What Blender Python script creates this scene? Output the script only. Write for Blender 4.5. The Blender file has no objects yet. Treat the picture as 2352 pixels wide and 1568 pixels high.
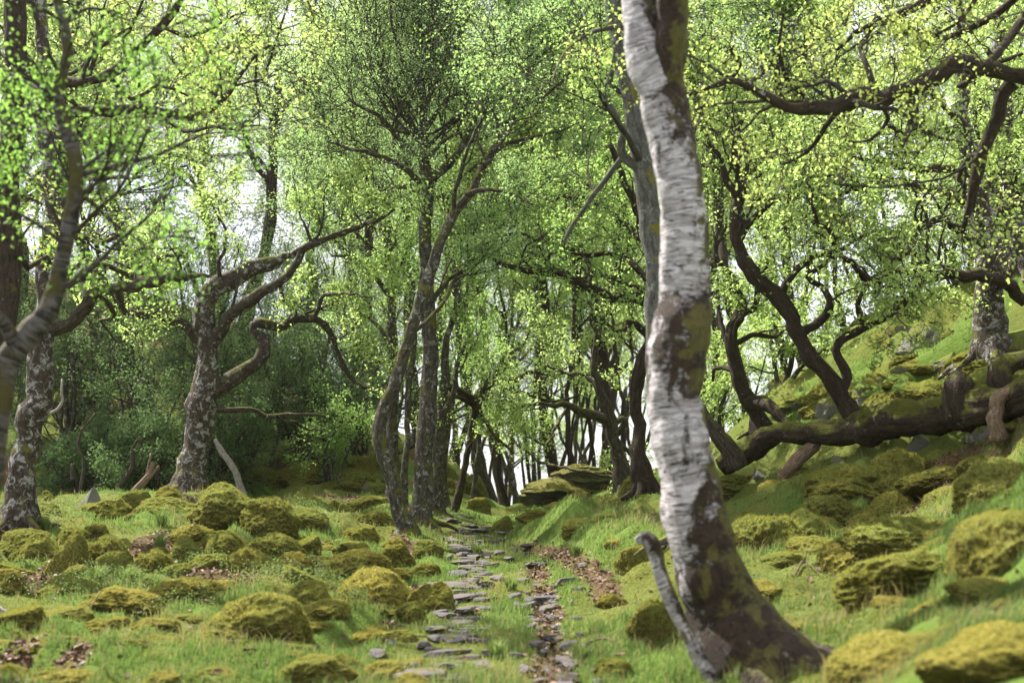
import bpy, bmesh, math, random
import numpy as np
from mathutils import Vector

# ------------------------------------------------------------------ camera, sky, sun, exposure
scene = bpy.context.scene
COL = scene.collection
F, CX, CY, PITCH, EYE = 3267.0, 1176.0, 784.0, math.radians(6.5), 1.55
cam_d = bpy.data.cameras.new('camera'); cam = bpy.data.objects.new('camera', cam_d); COL.objects.link(cam)
cam.location = (0, 0, EYE); cam.rotation_euler = (math.radians(90) + PITCH, 0, 0)
cam_d.sensor_width = 36; cam_d.lens = 50; cam_d.clip_start = 0.1; cam_d.clip_end = 3000
cam_d.dof.use_dof = True; cam_d.dof.focus_distance = 18.5; cam_d.dof.aperture_fstop = 1.8
scene.camera = cam
SUN_EL, SUN_AZ = math.radians(54), math.radians(-54)      # azimuth from +Y towards +X
w = bpy.data.worlds.new("World"); scene.world = w; w.use_nodes = True
nt = w.node_tree; nt.nodes.clear()
out = nt.nodes.new('ShaderNodeOutputWorld'); bg = nt.nodes.new('ShaderNodeBackground'); bg.inputs['Strength'].default_value = 0.055
sky = nt.nodes.new('ShaderNodeTexSky'); sky.sky_type = 'NISHITA'; sky.sun_disc = False
sky.sun_elevation = SUN_EL; sky.sun_rotation = SUN_AZ
tc = nt.nodes.new('ShaderNodeTexCoord'); nz = nt.nodes.new('ShaderNodeTexNoise'); nz.inputs['Scale'].default_value = 2.2; nz.inputs['Detail'].default_value = 6
nt.links.new(tc.outputs['Generated'], nz.inputs['Vector'])
rp = nt.nodes.new('ShaderNodeValToRGB'); rp.color_ramp.elements[0].position = .33; rp.color_ramp.elements[1].position = .55
rp.color_ramp.elements[0].color = (.55, .55, .55, 1)
nt.links.new(nz.outputs['Fac'], rp.inputs['Fac'])
mx = nt.nodes.new('ShaderNodeMix'); mx.data_type = 'RGBA'
nt.links.new(rp.outputs['Color'], mx.inputs['Factor']); nt.links.new(sky.outputs['Color'], mx.inputs[6])
mx.inputs[7].default_value = (9.5, 9.6, 10.0, 1)
nt.links.new(mx.outputs[2], bg.inputs['Color']); nt.links.new(bg.outputs['Background'], out.inputs['Surface'])
sl = bpy.data.lights.new('sun', 'SUN'); sl.energy = 5.0; sl.angle = math.radians(0.6); sl.color = (1, .95, .86)
sun = bpy.data.objects.new('sun', sl); COL.objects.link(sun)
sdir = Vector((math.sin(SUN_AZ) * math.cos(SUN_EL), math.cos(SUN_AZ) * math.cos(SUN_EL), math.sin(SUN_EL)))
sun.rotation_euler = sdir.to_track_quat('Z', 'Y').to_euler(); sun.location = sdir * 60
scene.view_settings.view_transform = 'Standard'; scene.view_settings.look = 'None'
scene.view_settings.exposure = 1.45; scene.view_settings.gamma = 1
scene.render.engine = 'CYCLES'
cy = scene.cycles
cy.max_bounces = 8; cy.diffuse_bounces = 3; cy.glossy_bounces = 2; cy.transmission_bounces = 4; cy.transparent_max_bounces = 4

rng = np.random.default_rng(7)
random.seed(7)
def ray(px, py):
    u = (px - CX) / F; v = (CY - py) / F
    c, s = math.cos(PITCH), math.sin(PITCH)
    return u / (c - v * s), (s + v * c) / (c - v * s)       # X and Z per metre of Y
def at(px, py, D):
    a, b = ray(px, py)
    return (a * D, D, EYE + b * D)

# ------------------------------------------------------------------ numpy noise
_perm = np.random.default_rng(3).permutation(256); _perm = np.concatenate([_perm, _perm])
_val = np.random.default_rng(4).uniform(-1, 1, 256)
def noise(x, y, z=0.0):
    x, y, z = np.broadcast_arrays(np.asarray(x, float), np.asarray(y, float), np.asarray(z, float))
    xi, yi, zi = np.floor(x).astype(int), np.floor(y).astype(int), np.floor(z).astype(int)
    fx, fy, fz = x - xi, y - yi, z - zi
    sx, sy, sz = [f * f * f * (f * (f * 6 - 15) + 10) for f in (fx, fy, fz)]
    def h(a, b, c): return _val[_perm[(_perm[(_perm[a & 255] + b) & 255] + c) & 255]]
    def L(a, b, t): return a + (b - a) * t
    return L(L(L(h(xi, yi, zi), h(xi + 1, yi, zi), sx), L(h(xi, yi + 1, zi), h(xi + 1, yi + 1, zi), sx), sy),
             L(L(h(xi, yi, zi + 1), h(xi + 1, yi, zi + 1), sx), L(h(xi, yi + 1, zi + 1), h(xi + 1, yi + 1, zi + 1), sx), sy), sz)
def fbm(x, y, z=0.0, o=3):
    s = 0; a = 1; f = 1; t = 0
    for _ in range(o): s = s + a * noise(x * f + 13.7 * _, y * f, np.asarray(z) * f); t += a; a *= .5; f *= 2.03
    return s / t
def sstep(a, b, x):
    t = np.clip((x - a) / (b - a), 0, 1); return t * t * (3 - 2 * t)

# ------------------------------------------------------------------ terrain
TC = np.array([-600, -300, 0, 300, 600, 900, 1050, 1176, 1400, 1600, 1800, 2000, 2200, 2400, 2700, 3100], float)
TR = np.array([3, 5, 7, 9, 11, 13, 15, 18, 21, 24, 27, 32, 40, 60, 90], float)
TZ = np.array([
 [0, 0, 0, 0, 0, 0, 0, 0, 0, 0, 0, .1, .2, .3, .4, .5],
 [0, 0, 0, 0, 0, 0, 0, 0, 0, 0, .06, .2, .35, .5, .7, .9],
 [0, 0, 0, 0, 0, 0, 0, 0, 0, .05, .12, .33, .6, .85, 1.1, 1.5],
 [0, 0, 0, 0, 0, 0, 0, 0, 0, .08, .2, .4, .8, 1.2, 1.7, 2.3],
 [.1, .1, .0, .0, .0, 0, 0, 0, .06, .2, .3, .45, .8, 1.4, 2.0, 2.8],
 [.2, .2, .1, .1, .06, 0, 0, 0, .15, .25, .35, .5, .8, 1.5, 2.4, 3.4],
 [.4, .3, .25, .25, .15, .05, 0, 0, .2, .3, .4, .6, 1.1, 1.9, 3.0, 4.2],
 [.6, .5, .45, .5, .4, .15, .03, .0, .3, .45, .75, 1.2, 1.9, 2.8, 4.0, 5.2],
 [.6, .5, .4, .45, .4, .2, .05, .0, .35, .8, 1.6, 2.4, 3.2, 4.1, 5.2, 6.5],
 [.8, .6, .3, .2, .2, .3, .15, .0, .35, 1.0, 2.2, 3.3, 3.8, 4.7, 6, 7.4],
 [2, 1.6, 1.0, .8, .8, .8, .4, -.05, .3, .8, 2.0, 3.2, 3.9, 5.0, 6.4, 8],
 [4.5, 3.8, 3, 2.8, 2.3, 1.5, .8, -.5, -.2, .3, 1.3, 2.2, 3.3, 4.6, 6.5, 8.5],
 [9, 8, 6.5, 6, 4.5, 2.2, .9, -1.3, -1.2, -.7, 0, .9, 2, 3.6, 6, 9],
 [15, 13, 10, 9, 7, 2.6, .2, -2.6, -2.8, -2.4, -2, -1.4, -.4, 1.5, 4, 8],
 [20, 17, 14, 12, 8, 3, 0, -4, -4.5, -4.5, -4.2, -3.8, -3, -1, 2, 6]], float)
def _cr(t): return np.stack([-.5 * t + t * t - .5 * t ** 3, 1 - 2.5 * t * t + 1.5 * t ** 3, .5 * t + 2 * t * t - 1.5 * t ** 3, -.5 * t * t + .5 * t ** 3])
def path_x(Y): return np.interp(Y, [0, 8, 12, 16, 20, 23, 28], [-.1, -.12, -.1, -.12, -.4, -.75, -.9])
def terrain_smooth(X, Y):
    X, Y = np.broadcast_arrays(np.asarray(X, float), np.asarray(Y, float))
    Yc = np.clip(Y, 3, 89.9); px = np.clip(X / Yc * F * .98 + CX, -599, 3099)
    i = np.clip(np.searchsorted(TC, px, 'right') - 1, 0, len(TC) - 2); j = np.clip(np.searchsorted(TR, Yc, 'right') - 1, 0, len(TR) - 2)
    wx = _cr((px - TC[i]) / (TC[i + 1] - TC[i])); wy = _cr((Yc - TR[j]) / (TR[j + 1] - TR[j]))
    z = 0
    for a in range(4):
        for b in range(4):
            z = z + wx[a] * wy[b] * TZ[np.clip(j + b - 1, 0, len(TR) - 1), np.clip(i + a - 1, 0, len(TC) - 1)]
    base = .055 * np.minimum(Y, 27)
    return base + z
def terrain(X, Y):
    X, Y = np.broadcast_arrays(np.asarray(X, float), np.asarray(Y, float))
    z = terrain_smooth(X, Y)
    d = X - path_x(Y)
    off = sstep(.45, 1.0, np.abs(d)); off = np.where(Y > 26, 1, off)
    bil = 1 - np.abs(fbm(X * 1.7, Y * 1.25, 5.1, 2)) * 2
    steep = sstep(.3, 2.5, X / np.maximum(Y, 3) * 10 - .5) * sstep(13, 17, Y)
    amp = .05 + .11 * off + .17 * steep + .12 * sstep(22, 28, Y)
    z = z + amp * off * (bil - .4) + .03 * fbm(X * 5.3, Y * 4.1, 2.2, 3) * (.5 + off) + .10 * fbm(X * .45, Y * .4, 9.0, 2) * off
    z = z + .12 * steep * np.abs(fbm(X * .9, Y * .9, 3.3, 3))
    # the leaf filled gutter at the right of the stones, and the bank beyond it
    g = d - .38
    z = z - .07 * np.exp(-(g / .16) ** 2) * (Y < 24)
    gx = np.interp(Y, [9, 11, 13, 15, 18, 21], [.9, .95, .9, .75, .55, .5])
    z = z - .06 * np.exp(-((d - gx) / .2) ** 2) * sstep(10, 12, Y) * (1 - sstep(19, 22, Y))
    z = z + .27 * np.exp(-((d - gx - .58) / .36) ** 2) * sstep(11, 13, Y) * (1 - sstep(20, 24, Y))
    return z
_Ym = np.concatenate([np.arange(4, 30, .05), np.arange(30, 90, .4)])
def hit(px, py, ymin=4.0):
    a, b = ray(px, py)
    Ys = _Ym[_Ym >= ymin]
    d = EYE + b * Ys - terrain_smooth(a * Ys, Ys) - .03
    k = np.nonzero(d < 0)[0]
    Y = Ys[k[0]] if len(k) else 27.0
    return Y
def ground_z(x, y): return float(terrain(x, y))

# ------------------------------------------------------------------ mesh building
def mesh_obj(name, V, quads=None, tris=None, mats=(), parent=None, smooth=True, attrs=None, mat_idx=None, loc=(0, 0, 0)):
    me = bpy.data.meshes.new(name)
    V = np.asarray(V, np.float32) - np.asarray(loc, np.float32)
    q = np.zeros((0, 4), np.int32) if quads is None else np.asarray(quads, np.int32)
    t = np.zeros((0, 3), np.int32) if tris is None else np.asarray(tris, np.int32)
    me.vertices.add(len(V)); me.vertices.foreach_set('co', V.ravel())
    me.loops.add(q.size + t.size); me.loops.foreach_set('vertex_index', np.concatenate([q.ravel(), t.ravel()]))
    me.polygons.add(len(q) + len(t))
    st = np.concatenate([np.arange(len(q)) * 4, q.size + np.arange(len(t)) * 3]).astype(np.int32)
    me.polygons.foreach_set('loop_start', st)
    me.polygons.foreach_set('use_smooth', np.full(len(st), smooth))
    if mat_idx is not None: me.polygons.foreach_set('material_index', np.asarray(mat_idx, np.int32))
    for k, v in (attrs or {}).items():
        v = np.asarray(v, np.float32)
        a = me.attributes.new(k, 'FLOAT_VECTOR' if v.ndim == 2 else 'FLOAT', 'POINT')
        a.data.foreach_set('vector' if v.ndim == 2 else 'value', v.ravel())
    me.update(calc_edges=True); me.validate()
    for m in mats: me.materials.append(m)
    o = bpy.data.objects.new(name, me); COL.objects.link(o)
    if parent is None: o.location = loc
    else: o.parent = parent
    return o
def tag(o, label, cat, group=None, kind=None):
    if label: o['label'] = label
    if cat: o['category'] = cat
    if group: o['group'] = group
    if kind: o['kind'] = kind
    return o
def thing(name, loc, label, cat, group=None):
    o = bpy.data.objects.new(name, None); COL.objects.link(o); o.location = loc; o.empty_display_size = .3
    return tag(o, label, cat, group)
def copy_thing(o, parent=None):
    c = o.copy(); COL.objects.link(c); c.parent = parent
    for ch in list(o.children): copy_thing(ch, c)
    return c
def unit(v): return v / np.maximum(np.linalg.norm(v, axis=-1, keepdims=True), 1e-9)

class Tubes:
    def __init__(s): s.V = []; s.Q = []; s.B = []; s.n = 0
    def add(s, P, R, sides, lump=0.0, lumpf=3.0):
        P = np.asarray(P, float); R = np.asarray(R, float)
        if P.ndim == 2: P = P[None]; R = R[None]
        n, k, _ = P.shape
        T = np.empty_like(P); T[:, 1:-1] = P[:, 2:] - P[:, :-2]; T[:, 0] = P[:, 1] - P[:, 0]; T[:, -1] = P[:, -1] - P[:, -2]; T = unit(T)
        ref = np.where(np.abs(T[:, 0, 2:3]) > .8, np.array([[1., 0, 0]]), np.array([[0, 0, 1.]]))
        N = np.empty_like(P); cur = unit(np.cross(T[:, 0], ref))
        for j in range(k):
            cur = unit(cur - T[:, j] * (cur * T[:, j]).sum(-1, keepdims=True)); N[:, j] = cur
        B = np.cross(T, N)
        a = np.linspace(0, 2 * math.pi, sides, endpoint=False)
        ca, sa = np.cos(a), np.sin(a)
        off = rng.uniform(0, 50, (n, 1)) if n > 1 else np.zeros((1, 1))
        sl_ = np.concatenate([np.zeros((n, 1)), np.cumsum(np.linalg.norm(P[:, 1:] - P[:, :-1], axis=-1), 1)], 1) + off
        RR = np.repeat(R[:, :, None], sides, 2)
        bx = ca[None, None] * R[..., None]; by = sa[None, None] * R[..., None]; bz = np.repeat(sl_[:, :, None], sides, 2)
        if lump:
            RR = RR * (1 + lump * fbm(ca[None, None] * 1.3 + off[..., None], sa[None, None] * 1.3, bz * lumpf, 3)
                       + lump * .55 * noise(ca[None, None] * 5, sa[None, None] * 5, bz * lumpf * 5))
        V = P[:, :, None] + RR[..., None] * (ca[None, None, :, None] * N[:, :, None] + sa[None, None, :, None] * B[:, :, None])
        idx = np.arange(n * k * sides).reshape(n, k, sides) + s.n
        nx = np.roll(idx, -1, 2)
        Q = np.stack([idx[:, :-1], nx[:, :-1], nx[:, 1:], idx[:, 1:]], -1).reshape(-1, 4)
        s.V.append(V.reshape(-1, 3)); s.Q.append(Q); s.B.append(np.stack([bx, by, bz], -1).reshape(-1, 3)); s.n += n * k * sides
    def build(s, name, mat, parent=None, loc=(0, 0, 0)):
        return mesh_obj(name, np.concatenate(s.V), quads=np.concatenate(s.Q), mats=(mat,), parent=parent, attrs={'bk': np.concatenate(s.B)}, loc=loc)

def spline(pts, step, gnarl=0.0, seed=0, gf=2.2):
    """pts (x,y,z,r): Catmull-Rom resample, with a little gnarl"""
    p = np.asarray(pts, float); k = len(p)
    q = np.concatenate([[2 * p[0] - p[1]], p, [2 * p[-1] - p[-2]]]); o = []
    for i in range(k - 1):
        L = np.linalg.norm(p[i + 1, :3] - p[i, :3]); m = max(2, int(L / step))
        t = np.linspace(0, 1, m, endpoint=False)[:, None]; W = _cr(t[:, 0])
        o.append(sum(W[c][:, None] * q[i + c] for c in range(4)))
    o.append(p[-1:]); o = np.concatenate(o); o[:, 3] = np.maximum(o[:, 3], .003)
    if gnarl:
        s_ = np.concatenate([[0], np.cumsum(np.linalg.norm(np.diff(o[:, :3], axis=0), axis=1))])
        env = np.minimum(1, s_ / .5)
        for c in range(3): o[:, c] += gnarl * env * (noise(s_ * gf, 7.7 * c + seed, seed * 3.1) + .6 * noise(s_ * gf * 2.6, 5.7 * c + seed, seed * 1.7) + .35 * noise(s_ * gf * 6, 3.7 * c + seed, seed))
        o[:, 3] *= 1 + min(gnarl * 3, .16) * (noise(s_ * 3.1, seed, 1.1) + .8 * noise(s_ * 9, seed, 4.1))
    return o
def px_line(pts, D, D2=None):
    """pts (px,py,width_px) or (px,py,width_px,distance) -> world x,y,z,r"""
    n = len(pts); o = []
    for i, p in enumerate(pts):
        d = p[3] if len(p) > 3 else D + (0 if D2 is None else (D2 - D) * i / (n - 1))
        o.append((*at(p[0], p[1], d), p[2] * .5 * d / F))
    return o

def grow(S, D, L, R, spec):
    """level by level growth, vectorised; returns batches (P,R,sides) and the last level"""
    out_ = []
    for li, sp in enumerate(spec):
        n = len(S); k = sp['k']; P = np.empty((n, k + 1, 3)); P[:, 0] = S; d = unit(D.copy())
        for j in range(k):
            d = unit(d + rng.normal(0, sp['wig'], (n, 3)) + np.array([0, 0, sp.get('up', 0)]))
            P[:, j + 1] = P[:, j] + d * (L / k)[:, None]
        t = np.linspace(0, 1, k + 1)
        Rad = np.maximum(R[:, None] * (1 - sp.get('tap', .7) * t[None]), sp.get('rmin', .002))
        out_.append((P, Rad, sp['sides']))
        if li == len(spec) - 1: break
        m = sp['nch']; ix = np.repeat(np.arange(n), m)
        tt = rng.uniform(sp.get('t0', .2), 1, n * m); tt[::m] = 1.0
        f = tt * k; j = np.minimum(f.astype(int), k - 1); fr = (f - j)[:, None]
        S2 = P[ix, j] * (1 - fr) + P[ix, j + 1] * fr
        tan = unit(P[ix, j + 1] - P[ix, j]); rv = rng.normal(0, 1, (n * m, 3))
        perp = unit(rv - tan * (rv * tan).sum(-1, keepdims=True))
        an = np.radians(sp['ang']) * rng.uniform(.5, 1.3, n * m); an[::m] *= .35
        D2 = tan * np.cos(an)[:, None] + perp * np.sin(an)[:, None]
        D2[:, 2] *= sp.get('flat', 1.0)
        S, D = S2, D2; L = L[ix] * sp['lr'] * rng.uniform(.6, 1.25, n * m) * (1 - .35 * tt)
        R = np.maximum(R[ix] * (1 - sp.get('tap', .7) * tt) * sp['rr'], .0025)
    return out_

def spawn(line, n, t0, t1, L, rr, up=.3, out_bias=.9, seed=None):
    """starting points of side branches along a limb polyline (x,y,z,r array)"""
    k = len(line); t = rng.uniform(t0, t1, n); t[0] = t1; f = t * (k - 1); j = np.minimum(f.astype(int), k - 2); fr = (f - j)[:, None]
    p = line[j] * (1 - fr) + line[j + 1] * fr
    tan = unit(line[j + 1, :3] - line[j, :3]); rv = rng.normal(0, 1, (n, 3)); rv[:, 2] += up * 2
    perp = unit(rv - tan * (rv * tan).sum(-1, keepdims=True))
    D = unit(tan * rng.uniform(.2, 1.0, (n, 1)) + perp * out_bias + np.array([0, 0, up * .5]))
    return p[:, :3], D, L * rng.uniform(.55, 1.2, n) * (1 - .35 * t), np.maximum(p[:, 3] * rr * rng.uniform(.5, 1, n), .006)

def leaf_geo(pos, axis, nrm, size, asp=.62, fold=.25, lobed=False):
    n = len(pos); axis = unit(axis); side = unit(np.cross(axis, nrm)); nn = np.cross(side, axis); s = size[:, None]
    if lobed:
        prof = [(.0, 0), (.22, .28), (.34, .17), (.50, .40), (.62, .24), (.80, .34), (1.0, 0)]
        L = [pos + axis * s * a + side * s * b * asp * 1.5 + nn * s * b * fold for a, b in prof]
        Rr = [pos + axis * s * a - side * s * b * asp * 1.5 + nn * s * b * fold for a, b in prof[1:-1]]
        V = np.stack(L + Rr, 1); m = 12; i0 = (np.arange(n) * m)[:, None]
        # fans left: 0,1,2,3,4,5,6 ; right 0,7,8,9,10,11,6
        tr = []
        lt = [0, 1, 2, 3, 4, 5, 6]; rt = [0, 7, 8, 9, 10, 11, 6]
        q = [(0, 1, 2, 7), (2, 3, 4, 8), (4, 5, 6, 10)]
        tr = [(0, 2, 1), (0, 7, 8), (0, 8, 2), (2, 4, 3), (8, 9, 10), (2, 8, 10), (2, 10, 4), (4, 6, 5), (10, 11, 6), (4, 10, 6)]
        T = (i0[:, :, None] + np.array(tr)[None]).reshape(-1, 3)
        return V.reshape(-1, 3), T, m
    V = np.stack([pos, pos + axis * s * .45 + side * s * asp * .5 + nn * s * fold * asp, pos + axis * s - nn * s * .12, pos + axis * s * .45 - side * s * asp * .5 + nn * s * fold * asp], 1)
    i0 = (np.arange(n) * 4)[:, None, None]
    T = (i0 + np.array([(0, 1, 2), (0, 2, 3)])[None]).reshape(-1, 3)
    return V.reshape(-1, 3), T, 4
def leaves_on(P, per, size, droop=0.0, spread=.05, up=.9, seed=0, **kw):
    """leaves along the twigs P (n,k,3)"""
    per = int(round(per * 1.5)); size *= .77
    n, k, _ = P.shape; ix = np.repeat(np.arange(n), per); N = n * per
    f = rng.uniform(.25, 1, N) ** .6 * (k - 1); j = np.minimum(f.astype(int), k - 2); fr = (f - j)[:, None]
    p = P[ix, j] * (1 - fr) + P[ix, j + 1] * fr + rng.normal(0, spread, (N, 3))
    tan = unit(P[ix, j + 1] - P[ix, j])
    ax = tan * .5 + rng.normal(0, .7, (N, 3)); ax[:, 2] -= droop
    nr = rng.normal(0, .55, (N, 3)); nr[:, 2] += up
    sz = size * rng.uniform(.6, 1.25, N)
    V, T, m = leaf_geo(p, ax, nr, sz, **kw)
    cl = rng.uniform(0, 1, n)[ix]
    rnd = np.repeat(rng.uniform(0, 1, N) * .6 + cl * .4, m)
    return V, T, rnd

# ------------------------------------------------------------------ materials
class NB:
    def __init__(s, name):
        s.m = bpy.data.materials.new(name); s.m.use_nodes = True; s.t = s.m.node_tree; s.t.nodes.clear()
        s.out = s.n('ShaderNodeOutputMaterial')
    def n(s, ty, **kw):
        x = s.t.nodes.new(ty)
        for k, v in kw.items(): setattr(x, k, v)
        return x
    def l(s, a, b): s.t.links.new(a, b)
    def noise(s, vec, scale, detail=4, rough=.55, dist=0):
        x = s.n('ShaderNodeTexNoise'); x.inputs['Scale'].default_value = scale; x.inputs['Detail'].default_value = detail
        x.inputs['Roughness'].default_value = rough; x.inputs['Distortion'].default_value = dist
        if vec is not None: s.l(vec, x.inputs['Vector'])
        return x.outputs['Fac']
    def ramp(s, fac, stops):
        r = s.n('ShaderNodeValToRGB'); e = r.color_ramp.elements
        while len(e) > 1: e.remove(e[-1])
        for i, (p, c) in enumerate(stops):
            c = (c, c, c) if isinstance(c, (int, float)) else c
            if i == 0: e[0].position = p; x = e[0]
            else: x = e.new(p)
            x.color = (*c, 1)
        s.l(fac, r.inputs['Fac']); return r.outputs['Color']
    def mix(s, f, a, b, mode='MIX'):
        x = s.n('ShaderNodeMix', data_type='RGBA', blend_type=mode)
        for sock, v in ((x.inputs[0], f), (x.inputs[6], a), (x.inputs[7], b)):
            if hasattr(v, 'is_linked'): s.l(v, sock)
            elif isinstance(v, (int, float)): sock.default_value = v
            else: sock.default_value = (*v, 1)
        return x.outputs[2]
    def math(s, op, a, b=0.0, clamp=False):
        x = s.n('ShaderNodeMath', operation=op, use_clamp=clamp)
        for sock, v in ((x.inputs[0], a), (x.inputs[1], b)):
            if hasattr(v, 'is_linked'): s.l(v, sock)
            else: sock.default_value = v
        return x.outputs[0]
    def bump(s, h, strength, dist):
        b = s.n('ShaderNodeBump'); b.inputs['Strength'].default_value = strength; b.inputs['Distance'].default_value = dist
        s.l(h, b.inputs['Height']); return b.outputs['Normal']
    def mapping(s, vec, scale):
        m = s.n('ShaderNodeMapping'); m.inputs['Scale'].default_value = scale; s.l(vec, m.inputs['Vector']); return m.outputs['Vector']
    def attr(s, name, o='Vector'):
        a = s.n('ShaderNodeAttribute'); a.attribute_name = name; return a.outputs[o]
    def up(s):
        g = s.n('ShaderNodeNewGeometry'); x = s.n('ShaderNodeSeparateXYZ'); s.l(g.outputs['Normal'], x.inputs[0]); return x.outputs['Z'], x.outputs['X'], g.outputs['Position']
    def princ(s, col, rough=.85, normal=None, spec=.25, sheen=0):
        b = s.n('ShaderNodeBsdfPrincipled'); s.l(col, b.inputs['Base Color'])
        if hasattr(rough, 'is_linked'): s.l(rough, b.inputs['Roughness'])
        else: b.inputs['Roughness'].default_value = rough
        b.inputs['Specular IOR Level'].default_value = spec
        if sheen: b.inputs['Sheen Weight'].default_value = sheen; b.inputs['Sheen Roughness'].default_value = .6; b.inputs['Sheen Tint'].default_value = (.8, .85, .3, 1)
        if normal is not None: s.l(normal, b.inputs['Normal'])
        s.l(b.outputs[0], s.out.inputs['Surface']); return s.m

def bark(name, c1, c2, lichen=.5, lcol=(.42, .42, .39), moss=.5, mcol=(.07, .085, .012), mcol2=(.13, .12, .015), ridge=9):
    b = NB(name); v = b.attr('bk'); up, nx, pos = b.up()
    vr = b.mapping(v, (ridge, ridge, ridge * .28)); r = b.noise(vr, 3.2, 6, .65, .4)
    fine = b.noise(v, 60, 4, .6)
    col = b.mix(b.ramp(r, [(.36, 0), (.62, 1)]), c1, c2)
    col = b.mix(b.ramp(fine, [(.3, .7), (.7, 0)]), col, tuple(x * .35 for x in c1))
    if lichen:
        ln = b.noise(v, 11, 9, .78, .5); lf = b.ramp(ln, [(.625 - .085 * lichen, 0), (.67 - .085 * lichen, .85)])
        lc = b.mix(b.noise(v, 40, 3), lcol, tuple(x * .55 for x in lcol)); col = b.mix(lf, col, lc)
    if moss:
        mn = b.noise(v, 5, 5, .65); mm = b.math('ADD', b.math('MULTIPLY', up, .22), mn)
        mf = b.ramp(mm, [(.72 - .20 * moss, 0), (.82 - .20 * moss, 1)])
        mc = b.mix(b.noise(v, 25, 3), mcol, mcol2); col = b.mix(mf, col, mc)
    h = b.math('ADD', r, b.math('MULTIPLY', fine, .35))
    return b.princ(col, .9, b.bump(h, .9, .03), .2)
M = {}
M['oak'] = bark('oak_bark', (.035, .027, .02), (.11, .09, .065), .25, moss=.55)
M['oak_lichen'] = bark('oak_bark_lichen', (.035, .024, .018), (.11, .085, .065), 1.2, lcol=(.42, .42, .41), moss=.6)
M['oak_limb'] = bark('oak_limb_bark', (.03, .022, .017), (.10, .08, .06), .75, lcol=(.36, .36, .34), moss=.5)
M['oak_dark'] = bark('oak_bark_dark', (.025, .019, .014), (.08, .055, .038), .1, moss=.3)
M['oak_moss'] = bark('oak_bark_mossy', (.025, .018, .012), (.085, .06, .04), .15, moss=1.0, mcol=(.03, .038, .006), mcol2=(.12, .12, .016))
M['alder'] = bark('grey_bark', (.03, .025, .019), (.12, .105, .08), .95, lcol=(.34, .34, .30), moss=.85)
M['grey'] = bark('grey_lichen_bark', (.07, .07, .065), (.2, .2, .18), .5, lcol=(.34, .37, .33), moss=.8, mcol=(.09, .09, .01), mcol2=(.24, .2, .03))
M['twig'] = bark('twig_bark', (.035, .027, .022), (.10, .085, .07), .1, moss=.1)
M['deadwood'] = bark('dead_wood', (.14, .085, .055), (.34, .25, .18), 0, moss=.2, ridge=14)
M['pale_wood'] = bark('weathered_wood', (.25, .22, .19), (.5, .46, .42), 0, moss=.1, ridge=14)
def birch_mat(nm='white_birch_bark', low_dirt=True):
    b = NB(nm); v = b.attr('bk'); up, nx, pos = b.up()
    sp = b.n('ShaderNodeSeparateXYZ'); b.l(v, sp.inputs[0]); z = sp.outputs['Z']
    band = b.noise(b.mapping(v, (7, 7, 42)), 1.0, 5, .7, .6)
    dash = b.noise(b.mapping(v, (10, 10, 95)), 1.0, 3, .6)
    col = b.mix(b.noise(v, 14, 4), (.58, .54, .57), (.80, .77, .79))
    col = b.mix(b.ramp(band, [(.47, .75), (.56, 0)]), col, (.30, .26, .27))
    col = b.mix(b.ramp(dash, [(.38, 1), (.44, 0)]), col, (.07, .045, .04))
    # big worn patches: reddish brown, more of them low on the trunk
    big = b.noise(b.mapping(v, (5.5, 5.5, 4)), 1.0, 7, .7, .5)
    low = b.ramp(z, [(0, 1)]) if False else None
    mr = b.n('ShaderNodeMapRange'); mr.inputs['From Min'].default_value = 0; mr.inputs['From Max'].default_value = 5.0; b.l(z, mr.inputs['Value'])
    prof = b.ramp(mr.outputs[0], [(0, .40), (.25, .24), (.33, .06), (.43, .0), (.465, .19), (.55, .19), (.58, .04), (.70, .03), (.75, .06), (1, .06)])
    if not low_dirt: prof = b.ramp(mr.outputs[0], [(0, .085)])
    side = b.math('MULTIPLY', nx, .09)
    bf = b.math('ADD', b.math('ADD', b.math('ADD', big, prof), side), b.math('MULTIPLY', b.math('SUBTRACT', b.math('ADD', dash, b.noise(v, 38, 5, .75)), 1.0), .22))
    pf = b.ramp(bf, [(.58, 0), (.64, 1)])
    pc = b.mix(b.noise(v, 12, 5), (.016, .009, .006), (.085, .05, .03)); pc = b.mix(b.ramp(b.noise(v, 18, 6, .7), [(.60, 0), (.66, 1)]), pc, (.17, .18, .14)); pc = b.mix(b.ramp(b.noise(v, 33, 6, .75), [(.4, .8), (.5, 0)]), pc, (.012, .008, .006)); col = b.mix(pf, col, pc)
    mn = b.math('ADD', b.noise(v, 6, 5, .65, .2), b.math('MULTIPLY', b.math('SUBTRACT', b.noise(v, 45, 5, .75), .5), .2)); ms = b.math('ADD', b.math('ADD', mn, b.math("MULTIPLY", nx, .13)), b.math('MULTIPLY', prof, .33))
    mf = b.ramp(ms, [(.61, 0), (.66, 1)]); mc = b.mix(b.noise(v, 30, 3), (.025, .022, .006), (.19, .17, .04)); col = b.mix(mf, col, mc)
    h = b.math('SUBTRACT', b.math('ADD', b.math('MULTIPLY', band, .6), b.math('MULTIPLY', b.noise(v, 22, 6, .75), 1.4)), b.math('MULTIPLY', pf, .5))
    return b.princ(col, .7, b.bump(h, 1.0, .03), .3)
M['birch'] = birch_mat(); M['birch_stub'] = birch_mat('dead_birch_bark', False)
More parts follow.
